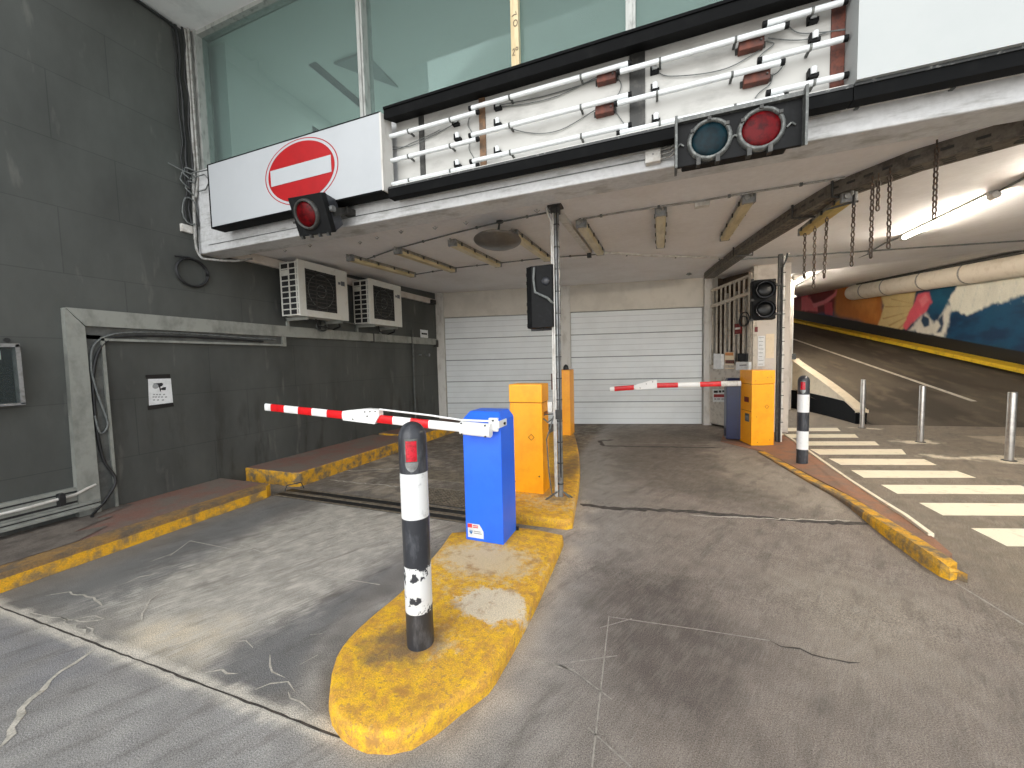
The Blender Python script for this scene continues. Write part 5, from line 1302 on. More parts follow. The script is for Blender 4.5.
# steel cable tray
tz = ceil_z(6)
tray = [Vector((.98, 9.3, ceil_z(9.3)-.065)), Vector((1.20, 7.0, ceil_z(7)-.065)), Vector((1.47, 5.15, ceil_z(5.15)-.065)), Vector((1.60, 4.6, ceil_z(4.6)-.065)), Vector((1.92, 4.15, ceil_z(4.15)-.065)), Vector((2.35, 3.86, ceil_z(3.86)-.065)), Vector((3.4, 3.56, ceil_z(3.56)-.065))]
t = thing('cable_tray', 'dark slotted steel cable tray bending across the ceiling above the chains', 'cable tray', tuple(tray[3]))
def sweep(m, path, prof, mi=0):
    n = len(prof); vs = []
    for i, p in enumerate(path):
        d_ = (path[min(i+1, len(path)-1)]-path[max(i-1, 0)]); d_.z = 0; d_.normalize(); s_ = Vector((d_.y, -d_.x, 0))
        for a, b in prof: vs.append(p+s_*a+Vector((0, 0, b)))
    fs = []
    for i in range(len(path)-1):
        for k in range(n): fs.append((i*n+k, i*n+(k+1) % n, (i+1)*n+(k+1) % n, (i+1)*n+k))
    fs += [tuple(range(n)), tuple(range(len(path)*n-1, (len(path)-1)*n-1, -1))]
    m.add(vs, fs, mi); return m
hw = .10
sweep(MB(), tray, [(-hw, -.06), (hw, -.06), (hw, .06), (hw-.012, .06), (hw-.012, -.045), (-hw+.012, -.045), (-hw+.012, .06), (-hw, .06)]).build('channel', 'tray_steel', t)
m = MB()
dense = []
for a, b in zip(tray[:-1], tray[1:]):
    k = max(1, int((b-a).length/.13))
    dense += [(a.lerp(b, i/k), (b-a).normalized()) for i in range(k)]
for p, d_ in dense:
    s_ = Vector((d_.y, -d_.x, 0)).normalized()
    for lat in (-1, 1):
        c = p+s_*(lat*(hw+.001)); m.bar(c+Vector((0, 0, .0))-d_*.035, c+Vector((0, 0, .0))+d_*.035, .004, .02)
    for lat in (-.045, .0, .045): m.bar(p+s_*lat+Vector((0, 0, -.0605))-d_*.035, p+s_*lat+Vector((0, 0, -.0605))+d_*.035, .018, .004)
sl_ = m.build('slots', 'dark_steel', t); sl_['kind'] = 'stuff'
m = MB()
for i, f in ((1, .0), (2, -.0), (3, .5)):
    p = tray[i]; d_ = (tray[i+1]-tray[i]).normalized(); s_ = Vector((d_.y, -d_.x, 0)).normalized()
    m.tube([p-s_*.14+Vector((0, 0, .06)), p-s_*.14+Vector((0, 0, -.08)), p+s_*.13+Vector((0, 0, -.08)), p+s_*.13+Vector((0, 0, .06))], .012, 6)
each(m, 'hanger', 'dark_steel', t)
# chains
def chain(name, u, v0, u1, v1, y, label):
    A = H(1, y, u, v0); B = H(1, y, u1, v1); B = Vector((A.x+(B.x-A.x), y, B.z))
    m = MB(); Lk, Wd, r = .058, .036, .0062; dirc = (B-A).normalized(); n = max(2, int((B-A).length/(Lk-2*r-.004)))
    step = (B-A)/n
    for k in range(n):
        c = A+step*(k+.5); a1_ = Vector((1, .25, 0)).normalized() if k % 2 == 0 else Vector((-.25, 1, 0)).normalized()
        pts = []
        for q in range(14):
            th = 2*PI*q/14; pts.append(c+a1_*((Wd/2-r)*math.cos(th))+dirc*((Lk/2-r)*math.copysign(abs(math.sin(th))**.75, math.sin(th))))
        m.tube(pts, r, 5, closed=True)
    m.tube([A, A+Vector((0, 0, .06))], .006, 5)
    m.build('chain', 'chain_steel', None, label, 'chain', 'hanging steel chains')
cl = [(805, 233.5, 804, 277.7, 5.6, 'leftmost hanging steel chain, below the far end of the yellowed lamp'), (815, 228, 813.5, 288, 5.3, 'second hanging chain from the left, the longest of the three under the yellowed lamp'),
      (827, 218, 824, 278, 4.95, 'third hanging chain from the left, under the near end of the yellowed lamp'), (854, 203, 851.5, 266, 4.5, 'fourth hanging chain from the left, hanging from a small steel arm'),
      (872.6, 184, 870.7, 258, 4.15, 'fifth hanging chain from the left, reaching lowest below the near tray bend'), (878.5, 181, 877.5, 211, 4.12, 'short hanging chain between two longer ones at the tray bend'),
      (890, 175, 888.5, 248.5, 4.06, 'seventh hanging chain from the left, right of the short one'), (936.8, 148, 934, 219, 3.86, 'rightmost hanging chain, in front of the lit tube')]
for k, a in enumerate(cl): chain('chain', *a)
A = H(1, 4.5, 854, 203); m = MB(); m.tube([(A.x-.2, 4.52, A.z-.02), (A.x, 4.5, A.z+.01), (A.x+.03, 4.5, A.z+.01)], .01, 6); m.tube([(A.x, 4.5, A.z-.02), (A.x, 4.5, A.z+.1)], .012, 6); m.build('chain_hanger', 'dark_steel', None, 'small steel rod under the tray holding the fourth chain', 'hanger')
# lit tubes over the ramp
def lit(pa, pb, label):
    t = thing('tube_light', label, 'tube light', tuple((pa+pb)/2), 'lit tube lights over the ramp'); d_ = (pb-pa).normalized()
    MB().bar(pa-d_*.05+Vector((0, 0, .035)), pb+d_*.05+Vector((0, 0, .035)), .07, .03).build('batten', 'conduit_white', t)
    MB().tube([pa, pb], .026, 12).build('glowing_tube', 'tube_lit', t)
    m = MB(); m.tube([pa-d_*.10, pa], .035, 12); m.tube([pb, pb+d_*.10], .035, 12); each(m, 'end_cap', 'conduit_white', t)
def SP(u, v, dz=.05):
    p0 = np.array(SOFFIT_PT)-np.array([0, 0, dz]); return HP(tuple(p0), tuple(SOFFIT_N), u, v)
def CP(u, v, dz=.05): return HP((0, 4, ceil_z(4)-dz), (0, -.036, 1), u, v)
lit(CP(905, 237), CP(990, 197.5), 'lit fluorescent tube on the ramp ceiling, near the rightmost chain')
q0 = CP(1010, 187); q1_ = q0+Vector((0, -.25, 0)); lit(q1_+Vector((.04, 0, 0)), q1_+Vector((.05, -1.35, -.05)), 'lit fluorescent tube past the right edge, in line with the near one')
lit(SP(778, 293, .16), SP(804, 278, .16), 'second lit fluorescent tube deeper over the ramp, beside the white pillar')
P = [CP(1060, 158, .02), CP(1024, 178, .02), CP(992, 195, .02), CP(950, 213, .02), CP(904, 236, .02), CP(885, 243, .02), CP(868, 253, .02)]
MB().tube(P, .012, 8).build('ceiling_conduit', 'cable_grey', None, 'dark cable running with the near lit tube along the ramp ceiling', 'conduit')
P = [SP(868, 254, .02), SP(845, 262, .02), SP(820, 272, .02), SP(790, 288, .02)]
MB().tube(P, .014, 8).build('ceiling_conduit', 'cable_grey', None, 'dark cable linking the two lit tubes along the ramp soffit', 'conduit')
m = MB(); m.tube([c0-dc*.3+Vector((0, 0, -.01)), c0+Vector((0, 0, -.01)), c1+dc*.6+Vector((0, 0, -.01))], .014, 8); m.build('ceiling_conduit', 'cable_grey', None, 'dark straight conduit where the ceiling starts to slope over the ramp', 'conduit')
# duct along the mural wall
inw = off.normalized()
A = W(862, 300); B = W(1024, 275)
A = W(862, 292)+inw*.30; B = W(1024, 265)+inw*.30; dd_ = (B-A).normalized(); E_ = B+dd_*5
t = thing('air_duct', 'fat cream ventilation duct with straps along the top of the mural wall', 'duct', tuple(A))
rd = .34
cA = A; cE = E_
m = MB(); m.tube([cA, cE], rd, 28); m.lathe([(rd, 0), (rd*.93, .1), (rd*.7, .2), (rd*.35, .26), (0, .28)], cA, -dd_, 28); m.build('pipe', 'duct_white', t)
for u in (867, 889, 926, 969):
    f = ((HP(tuple(cA), wn, u, 290)-cA).dot(dd_)); c = cA+dd_*f; m = MB(); m.lathe([(rd+.012, 0), (rd+.012, .05)], c, dd_, 28); each(m, 'strap', 'conduit_grey', t)
m = MB(); k0 = HP(tuple(YA+inw*.6), wn, 857, 284); k1_ = HP(tuple(YA+inw*.6), wn, 1024, 252); m.tube([k0, k1_, k1_+(k1_-k0)*.5], .045, 8); m.build('pipe', 'dark_steel', None, 'dark pipe along the top edge above the duct', 'pipe')

# ================================================================== GATE, PILLARS, PARAPET
gA = Vector((1.06, 10.02, -.06)); gB = Vector((1.72, 9.0, -.04)); gl = (gB-gA); gl.z = 0; gw = gl.length; ga = math.atan2(gl.y, gl.x)
def GF(): return MB().frame((gA.x, gA.y, -.06), ga)
t = thing('steel_gate', 'cream barred steel gate with a solid lower panel between shutter and pillar', 'gate', tuple(gA))
m = GF(); m.box(0, gw, .0, .05, .05, 1.36); m.build('lower_panel', 'gate_panel', t, bevel=.004)
m = GF(); m.box(0, .05, -.02, .06, 0, 3.1); m.box(gw-.06, gw, -.02, .06, 0, 3.25); m.box(0, gw, -.02, .06, 1.34, 1.40); m.bar((0, .02, 2.72), (gw, .02, 2.86), .05, .07); m.bar((0, .02, 3.08), (gw, .02, 3.2), .05, .05); m.build('frame', 'gate_bar', t)
for k in range(9):
    m = GF(); s = .1+k*(gw-.2)/8; m.box(s-.014, s+.014, .0, .03, 1.38, 3.12+.012*k); m.build('bar', 'gate_bar', t)
m = GF()
for s in (.18, .42, .70, .86): m.box(s, s+.05, .30, .34, 1.3, 3.0)
m.box(-.1, gw+.3, .45, .49, -.1, 3.4, 1); m.box(-.12, -.1, .1, .49, -.1, 3.4, 1); m.box(gw, gw+.02, .15, .49, -.1, 3.4, 1); m.build('louvre_lightstop', ['gate_panel', 'gate_void'], t)  # brown sheets added behind the bars to stop light leaking through
m = GF(); m.box(.80, .96, -.03, .0, 2.05, 2.26); m.box(.81, .95, -.034, -.03, 2.14, 2.18, 1); m.build('lock_box', ['red_box', 'conduit_white'], t)
# things fixed to the gate
def gplate(name, pix, label, cat, mt, th=.01, out=.012, bev=0):
    pts = [HP((gA.x, gA.y, 0), (-math.sin(ga), math.cos(ga), 0), u, v) for u, v in pix]; n_ = Vector((math.sin(ga), -math.cos(ga), 0))
    if n_.dot(Vector((0, 0, 0))-gA) < 0: n_ = -n_
    m = MB(); m.prism([p+n_*out for p in pts], n_*th); return m, n_
m, n_ = gplate('a', [(717, 353.5), (724.5, 354), (724.5, 369), (717, 369)], '', '', '', .08); m.build('dispenser_box', 'paper', None, 'white rounded plastic box fixed on the steel gate', 'box', bevel=.02)
m, n_ = gplate('a', [(725.5, 352), (734.5, 352), (734.5, 369), (725.5, 369)], '', '', '', .004)
for (a_, b_, c_, d_, mi) in ((726, 352.5, 734, 355.5, 1), (727, 356.5, 734, 359, 0), (726, 360, 735, 363.5, 2), (727, 364.5, 733, 366, 0)):
    mm, _ = gplate('a', [(a_, b_), (c_, b_), (c_, d_), (a_, d_)], '', '', '', .002, .017)
    o_ = len(m.v); m.v += mm.v; m.f += [tuple(o_+i for i in f) for f in mm.f]; m.m += [mi]*len(mm.f); m.s += mm.s
m.build('notice', ['cream', 'ochre', 'rust'], None, 'small cream notice with orange and brown print on the steel gate', 'notice')
m, n_ = gplate('a', [(713, 389), (726, 389), (726, 402), (713.5, 402)], '', '', '', .004)
for (a_, b_, c_, d_, mi) in ((714.5, 390.6, 718.5, 392.8, 2), (719.5, 390.4, 722, 392.6, 2), (723, 390.2, 725, 392.2, 2), (714.5, 394.2, 725.6, 397.2, 1), (715, 398.4, 717, 399.6, 3), (718, 398.4, 721, 399.6, 3), (722, 398.4, 725, 399.6, 3)):
    mm, _ = gplate('a', [(a_, b_), (c_, b_), (c_, d_), (a_, d_)], '', '', '', .002, .017)
    o_ = len(m.v); m.v += mm.v; m.f += [tuple(o_+i for i in f) for f in mm.f]; m.m += [mi]*len(mm.f); m.s += mm.s
m.build('warning_sign', ['paper', 'sign_red_dark', 'ink', 'ink_grey'], None, 'white sign with a dark red band low on the steel gate beside the blue cabinet', 'sign')
m, n_ = gplate('a', [(740, 353.5), (749, 353.5), (749, 361.5), (740, 361.5)], '', '', '', .05); m.build('intercom', 'ink', None, 'small black box above the white plate on the steel gate', 'box')
m, n_ = gplate('a', [(739.3, 361.8), (752, 361.8), (752, 370), (739.3, 370)], '', '', '', .07); 
mm, _ = gplate('a', [(743, 364.6), (750, 364.2), (750, 365.6), (743, 366)], '', '', '', .003, .083); o_ = len(m.v); m.v += mm.v; m.f += [tuple(o_+i for i in f) for f in mm.f]; m.m += [1]*len(mm.f); m.s += mm.s
m.build('label_box', ['paper', 'ink_grey'], None, 'white box with a grey line of print above the right orange machine', 'box')
m = GF(); m.tube([(1.10+.12*math.cos(a), -.07, 2.33+.14*math.sin(a)) for a in np.linspace(0, 4*PI, 32)], .012, 6); m.tube([(1.08+.11*math.cos(a), -.08, 2.29+.10*math.sin(a)) for a in np.linspace(0, 2*PI, 18)], .012, 6)
m.build('cable_coil', 'cable_black', None, 'coil of black cable hung on the gate left of the far signal', 'cable')
# pillar with taped papers
t = thing('pillar', 'pale painted pillar with taped paper sheets behind the far signal', 'pillar', (2.02, 9.1, -.05))
pz = ceil_z(9.1)
MB().box(1.74, 2.36, 8.98, 9.5, -.05, pz).build('shaft', 'pillar_paint', t, bevel=.01)
MB().box(1.735, 1.80, 8.96, 9.0, -.05, pz).build('edge_strip', 'gate_bar', t)
def pplate(u0, v0, u1, v1, y): a = H(1, y, u0, v0); b = H(1, y, u1, v1); return a.x, b.x, b.z, a.z
x0, x1, z0, z1 = pplate(758, 336, 764.5, 366, 8.975)
m = MB(); m.box(x0, x1, 8.97, 8.976, z0, z1)
for k in range(9): m.box(x0+.015, x1-.02-.01*(k % 3), 8.968, 8.970, z1-.04-k*.075, z1-.03-k*.075, 1)
m.build('paper_sheet', ['paper', 'ink_grey'], None, 'tall white paper sheet taped on the pale pillar', 'paper')
x0, x1, z0, z1 = pplate(766, 334, 774, 358, 8.975)
MB().box(x0, x1, 8.97, 8.976, z0, z1).build('paper_sheet', 'cream', None, 'blank cream sheet on the pillar right of the white one', 'paper')
x0, x1, z0, z1 = pplate(754.5, 327, 757.5, 332, 8.975)
MB().box(x0, x1, 8.95, 8.976, z0, z1).build('key_switch', 'red_box', None, 'tiny dark red switch on the pillar under the far signal', 'switch', bevel=.004)
# white pillar at the foot of the parapet
pb = H(2, 0, 786.5, 408)
t = thing('pillar', 'slim white pillar at the upper end of the curved parapet', 'pillar', (pb.x, pb.y, 0))
wq = .13
MB().box(pb.x-wq, pb.x+wq*1.0, pb.y, pb.y+.3, 0, 4.2).build('shaft', 'white_paint', t, bevel=.012)
q = H(1, pb.y, 787, 297); MB().box(pb.x-wq-.03, pb.x+wq+.05, pb.y-.03, pb.y+.34, q.z-.03, q.z+.02).build('collar', 'conduit_grey', t)
q = H(1, pb.y-.03, 788, 356); MB().box(pb.x+.0, pb.x+wq+.06, pb.y-.05, pb.y+.02, q.z-.1, q.z+.06).build('hook_box', 'lamp_metal', t)
# curved parapet
pe = G(857, 424)
ctrl = [Vector((pb.x+.12, pb.y+.02, 0)), Vector((pb.x+.42, pb.y-.75, 0)), Vector((pe.x-.05, pe.y+.75, 0)), Vector((pe.x, pe.y, 0))]
pts = []
for k in range(21):
    s = k/20; pts.append(ctrl[0]*(1-s)**3+ctrl[1]*3*s*(1-s)**2+ctrl[2]*3*s*s*(1-s)+ctrl[3]*s**3)
zt0 = H(1, pb.y, 790, 359).z; ztE = H(1, pe.y, 855, 410).z
t = thing('parapet', 'curved cream parapet wall with black skirting falling to the stainless posts', 'parapet', tuple(pe))
def band(zf0, zf1, th0, th1, mt, nm):
    m = MB(); vs = []; n = len(pts)
    for i, p in enumerate(pts):
        d_ = (pts[min(i+1, n-1)]-pts[max(i-1, 0)]).normalized(); s_ = Vector((-d_.y, d_.x, 0)); s_ = s_ if s_.x > 0 else -s_
        f = i/(n-1)
        for (o_, z) in ((th0, zf0(f)), (th1, zf0(f)), (th1, zf1(f)), (th0, zf1(f))): q = p+s_*o_; q.z = z; vs.append(q)
    fs = []
    for i in range(n-1):
        for k in range(4): fs.append((i*4+k, i*4+(k+1) % 4, (i+1)*4+(k+1) % 4, (i+1)*4+k))
    fs += [(0, 1, 2, 3), (n*4-1, n*4-2, n*4-3, n*4-4)]
    m.add(vs, fs); return m.build(nm, mt, t, bevel=.01)
topf = lambda f: zt0+(ztE-zt0)*(f**.9)
skf = lambda f: .52-.10*f if True else 0
band(lambda f: -.02, lambda f: min(skf(f), topf(f)-.06), -.02, .16, 'black_paint', 'skirting')
band(lambda f: min(skf(f), topf(f)-.06), lambda f: topf(f)-.05, 0, .15, 'cream', 'wall')
band(lambda f: topf(f)-.05, lambda f: topf(f), -.03, .19, 'cream', 'coping')

# ================================================================== LEFT WALL FITTINGS
fw = thing('wall_frame', 'pale grey metal frame on the dark wall, rail running back under the air conditioners', 'frame', (WX, 2.0, .1))
m = MB(); m.prism([(WX, 1.945, 2.15), (WX, 2.075, 1.975), (WX, 2.075, .12), (WX, 1.915, .08)], (.07, 0, 0)); m.build('upright', 'trunk_grey', fw, bevel=.006)
m = MB(); m.prism([(WX, 1.95, 2.15), (WX, 8.5, 2.13), (WX, 8.5, 1.985), (WX, 2.08, 1.985)], (.07, 0, 0)); m.build('rail', 'trunk_grey', fw, bevel=.006)
m = MB(); m.box(WX, WX+.03, 2.075, 4.2, 1.86, 1.985); m.box(WX, WX+.03, 2.075, 2.2, .14, 1.9); m.build('recess', 'trunk_dark', fw)
m = MB(); m.box(WX, WX+.055, 2.19, 2.215, .14, 1.88); m.box(WX, WX+.055, 2.19, 4.25, 1.845, 1.87); m.box(WX, WX+.06, 4.2, 4.26, 1.84, 1.985); m.build('inner_edge', 'trunk_grey', fw)
m = MB()
for y in (6.15, 7.4): m.box(WX, WX+.075, y, y+.03, 1.97, 2.145)
m.box(WX, WX+.08, 8.42, 8.52, 1.93, 2.10); each(m, 'joint_strap', 'dark_steel', fw)
m = MB(); m.tube(smooth([(WX+.05, 4.1, 1.93), (WX+.045, 3.4, 1.95), (WX+.04, 2.8, 1.96), (WX+.04, 2.35, 1.93), (WX+.045, 2.15, 1.82), (WX+.05, 2.10, 1.6), (WX+.06, 2.12, 1.35), (WX+.06, 2.17, 1.1), (WX+.06, 2.18, .98), (WX+.06, 2.12, .92), (WX+.06, 2.09, 1.1)]), .010, 6)
m.build('frame_cable', 'cable_grey', None, 'grey cable looping inside the corner of the wall frame', 'cable')
m = MB(); m.tube(smooth([(WX+.05, 3.9, 1.90), (WX+.045, 3.0, 1.92), (WX+.04, 2.4, 1.90), (WX+.045, 2.2, 1.80), (WX+.05, 2.11, 1.5), (WX+.05, 2.1, 1.0), (WX+.05, 2.13, .65), (WX+.07, 2.2, .42), (WX+.1, 2.1, .25), (WX+.14, 2.0, .17), (WX+.2, 1.95, .15)]), .013, 6)
m.build('frame_cable', 'cable_black', None, 'black cable running down the wall frame to the pavement', 'cable')
lr = thing('skirting_trunk', 'low grey metal trunking along the foot of the dark wall, left edge of the photo', 'trunking', (WX, 1, .2))
m = MB(); m.box(WX, WX+.10, -2, 2.06, .215, .27); m.box(WX, WX+.055, -2, 2.06, .20, .43); m.box(WX, WX+.12, -2, 2.06, .20, .225); m.build('trunk', 'trunk_grey', lr, bevel=.004)
m = MB(); m.box(WX+.0551, WX+.057, -2, 2.06, .385, .40); m.box(WX+.0551, WX+.057, -2, 2.06, .285, .305); m.box(WX+.10, WX+.1015, -2, 2.06, .238, .25); each(m, 'groove', 'cable_black', lr)
m = MB(); m.tube([(WX+.09, -2, .34), (WX+.09, 1.6, .355), (WX+.085, 1.9, .37), (WX+.06, 2.05, .42)], .014, 8); m.build('pipe', 'conduit_white', lr)
m = MB(); m.box(WX, WX+.12, 1.78, 1.82, .3, .41); each(m, 'clip', 'cable_black', lr)
m = MB(); m.box(WX, WX+.04, 2.06, 2.2, .14, .62); m.build('end_plate', 'trunk_dark', lr)
# camera notice
pn = thing('notice', 'white camera warning notice stuck on the dark wall with black tape', 'notice', (WX, 2.68, 1.1))
def wq_(u, v, dx=.004): return H(0, WX+dx, u, v)
m = MB(); m.prism([wq_(148, 379), (wq_(170.7, 378.5)), wq_(173, 402.5), wq_(149, 405.5)], (.002, 0, 0)); m.build('sheet', 'paper', pn)
for q4 in ([(145.3, 375), (170, 374), (170.4, 377.7), (145.8, 379)], [(147.3, 405.7), (173, 402.6), (174, 406.3), (148, 410.2)]):
    m = MB(); m.prism([wq_(u, v, .0065) for u, v in q4], (.001, 0, 0)); m.build('tape', 'tape', pn)
m = MB()
def wpoly(pl): m.prism([wq_(u, v, .0065) for u, v in pl], (.0008, 0, 0))
wpoly([(153.5, 383.5), (162, 382.8), (163.2, 384), (162.2, 386), (158, 387.5), (154, 388)])
cpt = wq_(155.5, 386.3, .0076); wpoly([(159, 386.5), (160.4, 386.8), (161, 391.5), (160, 391.5)]); wpoly([(160.5, 388.6), (163.5, 387.2), (166, 387), (165.8, 390), (163, 390.2), (160.5, 389.6)])
m.build('camera_icon', 'ink', pn)
m = MB(); m.lathe([(.028, 0), (.028, .001)], cpt, (1, 0, 0), 16); m.build('camera_lens_icon', 'ink_grey', pn)
m = MB()
for (v, us) in ((394, (153, 156, 159, 163)), (396.5, (152.5, 155, 158, 161, 165)), (399.5, (153, 157, 162))):
    for u in us: m.prism([wq_(u, v, .0065), wq_(u+2, v-.2, .0065), wq_(u+2, v+1.0, .0065), wq_(u, v+1.2, .0065)], (.0006, 0, 0))
each(m, 'print_line', 'ink_grey', pn)
# small white sign at the far end
a = H(0, WX+.005, 420.3, 329.5); b = H(0, WX+.005, 428, 338)
m = MB(); m.box(WX, WX+.008, a.y, b.y, b.z, a.z); m.box(WX+.008, WX+.010, a.y+.04, b.y-.04, (a.z+b.z)/2-.02, (a.z+b.z)/2+.02, 1); m.build('small_sign', ['paper', 'ink'], None, 'tiny white sign with a dark line high on the wall by the left shutter', 'sign')
# meter box at the left edge
mb = thing('meter_box', 'dark wall box with clear cover at the left edge of the photo', 'box', (WX, 1.4, 1.27))
MB().box(WX, WX+.05, .95, 1.625, 1.28, 1.79).build('back_box', 'black_paint', mb, bevel=.006)
m = MB()
for (y0_, y1_, z0_, z1_) in ((.95, 1.63, 1.765, 1.795), (.95, 1.63, 1.265, 1.285), (1.605, 1.632, 1.27, 1.79), (.95, .975, 1.27, 1.79)): m.box(WX+.03, WX+.13, y0_, y1_, z0_, z1_)
m.build('clear_cover_frame', 'galv', mb)
MB().box(WX+.122, WX+.126, .97, 1.61, 1.285, 1.77).build('clear_cover', [CLEAR], mb)
m = MB(); m.box(WX+.05, WX+.09, 1.2, 1.50, 1.36, 1.62); m.build('meter', 'diffuser', mb); MB().box(WX+.05, WX+.1, 1.25, 1.53, 1.66, 1.73).build('fuse_switch', 'conduit_white', mb)
m = MB(); m.lathe([(.02, 0), (.02, .01)], (WX, 1.60, 1.83), (1, 0, 0), 10); m.build('wall_plug', 'cable_black', None, 'small black plug on the wall just above the meter box', 'plug')
# corner cables
cb = thing('cable_bundle', 'bundle of black and grey cables down the wall corner beside the window', 'cable', (WX+.04, 3.12, 2.9))
def wob(x, y, a): return [(x+a*math.sin(k*1.7+y*30), y+a*.8*math.cos(k*2.3+x*9), 5.55-k*.19) for k in range(13)]
m = MB(); m.tube(wob(WX+.03, 3.10, .012), .016, 6); m.tube(wob(WX+.05, 3.15, .015), .012, 6); m.tube(wob(WX+.03, 3.06, .018), .009, 6); m.tube([(WX+.03, 3.1, 5.5), (WX+.035, 3.0, 5.52), (WX+.03, 2.4, 5.53), (WX+.03, 1.5, 5.53)], .016, 6); m.build('black_cable', 'cable_black', cb)
m = MB(); m.tube([(WX+.06, 3.17, 5.55), (WX+.06, 3.17, 4.0), (WX+.05, 3.14, 3.7), (WX+.05, 3.12, 3.1)], .018, 8); m.tube([(WX+.10, 3.18, 5.55), (WX+.10, 3.18, 3.9), (WX+.07, 3.15, 3.6)], .014, 8); m.build('grey_pipe', 'conduit_grey', cb)
m = MB(); m.tube(smooth([(WX+.05, 3.12, 3.1), (WX+.05, 3.13, 2.98), (WX+.08, 3.16, 2.89), (WX+.16, 3.2, 2.87), (WX+.3, 3.4, 2.88), (WX+.35, 3.6, 2.95)]), .014, 8); m.build('lower_cable', 'conduit_grey', cb)
m = MB()
for (cy, cz_, r) in ((3.08, 3.78, .07), (3.1, 3.86, .05), (3.12, 3.7, .06)):
    m.tube([(WX+.05+.03*math.sin(2*a), cy+r*math.cos(a)+.02*math.sin(3*a), cz_+r*1.3*math.sin(a)) for a in np.linspace(0, 2*PI, 16)], .009, 6)
m.tube([(WX+.04, 2.9, 3.9), (WX+.06, 3.1, 3.86), (WX+.3, 3.15, 3.88), (WX+.55, 3.16, 3.93)], .007, 5); m.tube([(WX+.08, 3.1, 3.8), (WX+.25, 3.15, 3.84), (WX+.34, 3.15, 3.75), (WX+.25, 3.15, 3.66), (WX+.12, 3.14, 3.66)], .007, 5)
m.build('cable_tangle', 'cable_grey', None, 'tangle of grey cable loops on the corner left of the no entry panel', 'cable')
m = MB(); m.tube([(WX+.06+.01*math.sin(3*a), 3.08+.08*math.cos(a), 3.42+.16*math.sin(a)) for a in np.linspace(0, 2*PI*1.8, 28)], .008, 6); m.build('cable_loop', 'cable_grey', None, 'narrow upright cable loop below the tangle in the corner', 'cable')
q = H(0, WX+.03, 187, 229); MB().box(WX, WX+.04, q.y-.06, q.y+.06, q.z-.04, q.z+.05).build('junction_box', 'conduit_white', None, 'small white box on the wall at the foot of the corner cables', 'junction box', bevel=.006)
q = H(0, WX+.04, 193, 272.5)
m = MB()
for k, r in enumerate((.165, .175, .17)): m.tube([(WX+.02+.012*k, q.y+r*math.cos(a), q.z+r*.96*math.sin(a)) for a in np.linspace(0, 2*PI, 36)], .011, 6, closed=True)
m.tube([(WX+.05, q.y-.18, q.z+.15), (WX+.05, q.y-.05, q.z+.17), (WX+.05, q.y+.1, q.z+.13)], .011, 6)
m.build('hose_coil', 'cable_black', None, 'round coil of black hose hung on the dark wall under the beam', 'hose')
# thin pipe and tap by the left shutter
m = MB(); m.tube([(WX+.03, 7.5, .2), (WX+.03, 7.5, 2.3)], .022, 8); m.build('wall_pipe', 'trunk_dark', None, 'thin dark pipe down the wall below the far air conditioner', 'pipe')
q = H(0, WX+.02, 426, 355); m = MB(); m.tube([(WX, q.y, q.z), (WX+.1, q.y, q.z)], .02, 8); m.lathe([(.035, 0), (.035, .02)], (WX+.1, q.y, q.z), (1, 0, 0), 10); m.tube([(WX, q.y-.25, q.z), (WX+.05, q.y-.25, q.z)], .02, 8); m.build('wall_tap', 'galv', None, 'small metal tap on the wall beside the left shutter', 'tap')
q = H(0, WX+.05, 432, 302); MB().box(WX, WX+.12, q.y-.1, q.y+.08, q.z-.06, q.z+.05).build('wall_sensor', 'cable_black', None, 'small black sensor in the top corner by the left shutter', 'sensor', bevel=.01)
m = MB(); m.box(WX, WX+.06, 3.5, 8.55, 2.99, 3.11, 0); m.build('cornice_strip', 'pillar_paint', None, 'pale strip along the top of the dark wall behind the air conditioners', 'trim')
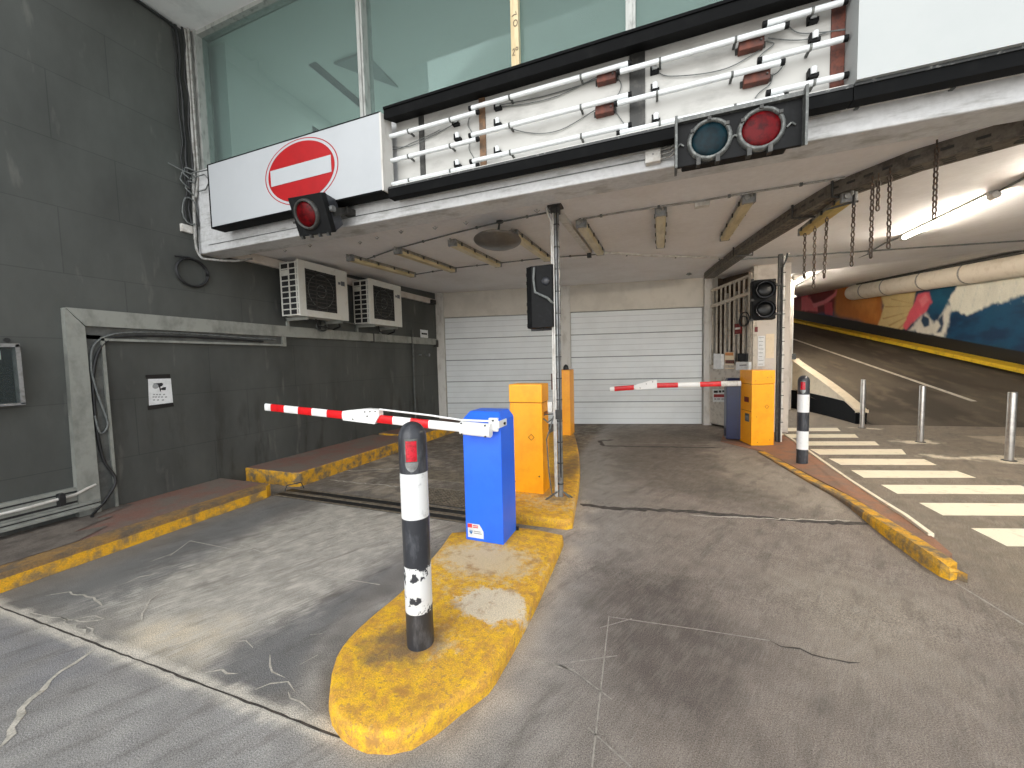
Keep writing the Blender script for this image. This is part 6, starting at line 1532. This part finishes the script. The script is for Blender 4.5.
# air conditioners
def ac(y0, y1, label):
    x0, x1, z0, z1 = WX+.09, -4.85, 2.27, 3.08
    t = thing('air_conditioner', label, 'air conditioner', (x0, (y0+y1)/2, z0), 'outdoor air conditioner units')
    m = MB(); m.box(x0+.02, x1-.012, y0+.03, y1-.012, z0+.01, z1-.01); m.build('cabinet', 'ac_white', t, bevel=.02)
    # front face with a square opening
    oy0, oy1, oz0, oz1 = y0+.12, y0+.68, z0+.10, z1-.11
    m = MB()
    for (a, b, c, d_) in ((y0, oy0, z0, z1), (oy1, y1, z0, z1), (oy0, oy1, z0, oz0), (oy0, oy1, oz1, z1)): m.box(x1-.03, x1, a, b, c, d_)
    m.build('front_panel', 'ac_white', t, bevel=.004)
    m = MB(); m.box(x1-.012, x1-.006, oy0, oy1, oz0, oz1); m.build('fan_opening', 'ac_dark', t)
    m = MB(); cy, cz_ = (oy0+oy1)/2, (oz0+oz1)/2
    for k in range(11): z = oz0+.02+k*(oz1-oz0-.04)/10; m.box(x1-.004, x1+.006, oy0, oy1, z-.006, z+.006)
    for f in (.0, .33, .67, 1): y = oy0+(oy1-oy0)*f; m.box(x1-.006, x1+.008, y-.006, y+.006, oz0, oz1)
    m.build('grille', 'dark_steel', t)
    m = MB(); m.tube([(x1-.002, cy+.24*math.cos(a), cz_+.25*math.sin(a)) for a in np.linspace(0, 2*PI, 32)], .006, 5, closed=True); m.tube([(x1-.002, cy+.09*math.cos(a), cz_+.09*math.sin(a)) for a in np.linspace(0, 2*PI, 20)], .006, 5, closed=True); each(m, 'fan_ring', 'lamp_metal', t)
    m = MB(); m.box(x0+.015, x1-.02, y0+.006, y0+.03, z0+.03, z1-.04); m.build('side_coil', 'ac_dark', t)
    m = MB()
    for k in range(10): z = z0+.02+k*(z1-z0-.06)/9; m.box(x0, x1-.01, y0-.002, y0+.004, z-.008, z+.008)
    for xx in (x0, (x0+x1)/2-.02, x1-.06): m.box(xx, xx+.022, y0-.003, y0+.004, z0+.01, z1-.02)
    m.box(x0+.02, (x0+x1)/2, y0-.006, y0, z1-.22, z1-.14); m.build('side_guard', 'ac_white', t)
    m = MB(); m.box(x1, x1+.002, y0+.74, y0+.79, z1-.24, z1-.20); m.box(x1, x1+.002, y0+.80, y0+.88, z1-.25, z1-.18); m.build('badge', 'badge', t)
    m = MB(); m.box(x0+.1, x1-.1, y1-.012, y1+.07, z0+.02, z0+.5); m.build('valve_cover', 'ac_white', t, bevel=.02)
    for yy in (y0+.12, y1-.16):
        m = MB(); m.box(WX, x1-.02, yy, yy+.04, z0-.045, z0+.005); m.box(WX, WX+.03, yy, yy+.04, z0-.2, z0); each(m, 'bracket', 'trunk_grey', t)
    m = MB(); m.tube([(x1-.15, y1-.08, z0+.0), (x1-.18, y1-.02, z0-.08), (WX+.05, y1+.05, z0-.12)], .018, 6); m.tube([(x1-.2, y0+.45, z0), (x1-.22, y0+.5, z0-.1), (WX+.06, y0+.9, z0-.1)], .014, 6); each(m, 'pipework', 'cable_black', t)
    return t
ac(4.195, 5.135, 'nearer wall mounted white air conditioner unit under the beam')
ac(5.645, 6.575, 'farther wall mounted white air conditioner unit, toward the shutters')
q = H(0, WX+.12, 323, 326); m = MB(); m.tube([(WX+.1, q.y+.11*math.cos(a), q.z+.08*math.sin(a)) for a in np.linspace(0, 4*PI, 30)], .013, 6); m.tube([(WX+.1, q.y, q.z+.1), (WX+.1, q.y+.4, q.z+.12), (WX+.09, q.y+1, q.z+.08)], .012, 6); m.build('pipe_coil', 'cable_grey', None, 'small coil of grey pipe hanging under the nearer air conditioner', 'pipe')

# ================================================================== LIGHT
w = bpy.data.worlds.new('overcast'); bpy.context.scene.world = w; w.use_nodes = True
nt = w.node_tree; bgd = nt.nodes['Background']
tc = nt.nodes.new('ShaderNodeTexCoord'); sx = nt.nodes.new('ShaderNodeSeparateXYZ'); nt.links.new(tc.outputs['Generated'], sx.inputs[0])
rp = nt.nodes.new('ShaderNodeValToRGB'); rp.color_ramp.elements[0].position = .48; rp.color_ramp.elements[0].color = (1.15, 1.12, 1.08, 1)  # half below the horizon brightened as fill for the bay ceiling
rp.color_ramp.elements[1].position = .52; rp.color_ramp.elements[1].color = (1.5, 1.55, 1.58, 1)
e = rp.color_ramp.elements.new(.64); e.color = (1.25, 1.32, 1.4, 1)
e = rp.color_ramp.elements.new(1.0); e.color = (.76, .79, .82, 1)
mr = nt.nodes.new('ShaderNodeMapRange'); mr.inputs['From Min'].default_value = -1; mr.inputs['From Max'].default_value = 1
nt.links.new(sx.outputs['Z'], mr.inputs['Value']); nt.links.new(mr.outputs['Result'], rp.inputs[0]); nt.links.new(rp.outputs[0], bgd.inputs['Color'])
bgd.inputs['Strength'].default_value = 1.15
sd = bpy.data.lights.new('hazy_sun', 'SUN'); sd.energy = 1.7; sd.angle = math.radians(60); sd.color = (1, .98, .95)
so = bpy.data.objects.new('hazy_sun', sd); C.objects.link(so)
so.rotation_euler = Vector((.15, 1, -.36)).to_track_quat('-Z', 'Y').to_euler()
sc = bpy.context.scene
sc.view_settings.view_transform = 'Standard'; sc.view_settings.look = 'None'; sc.view_settings.gamma = 1; sc.view_settings.use_curve_mapping = False
sc.view_settings.exposure = 0.30
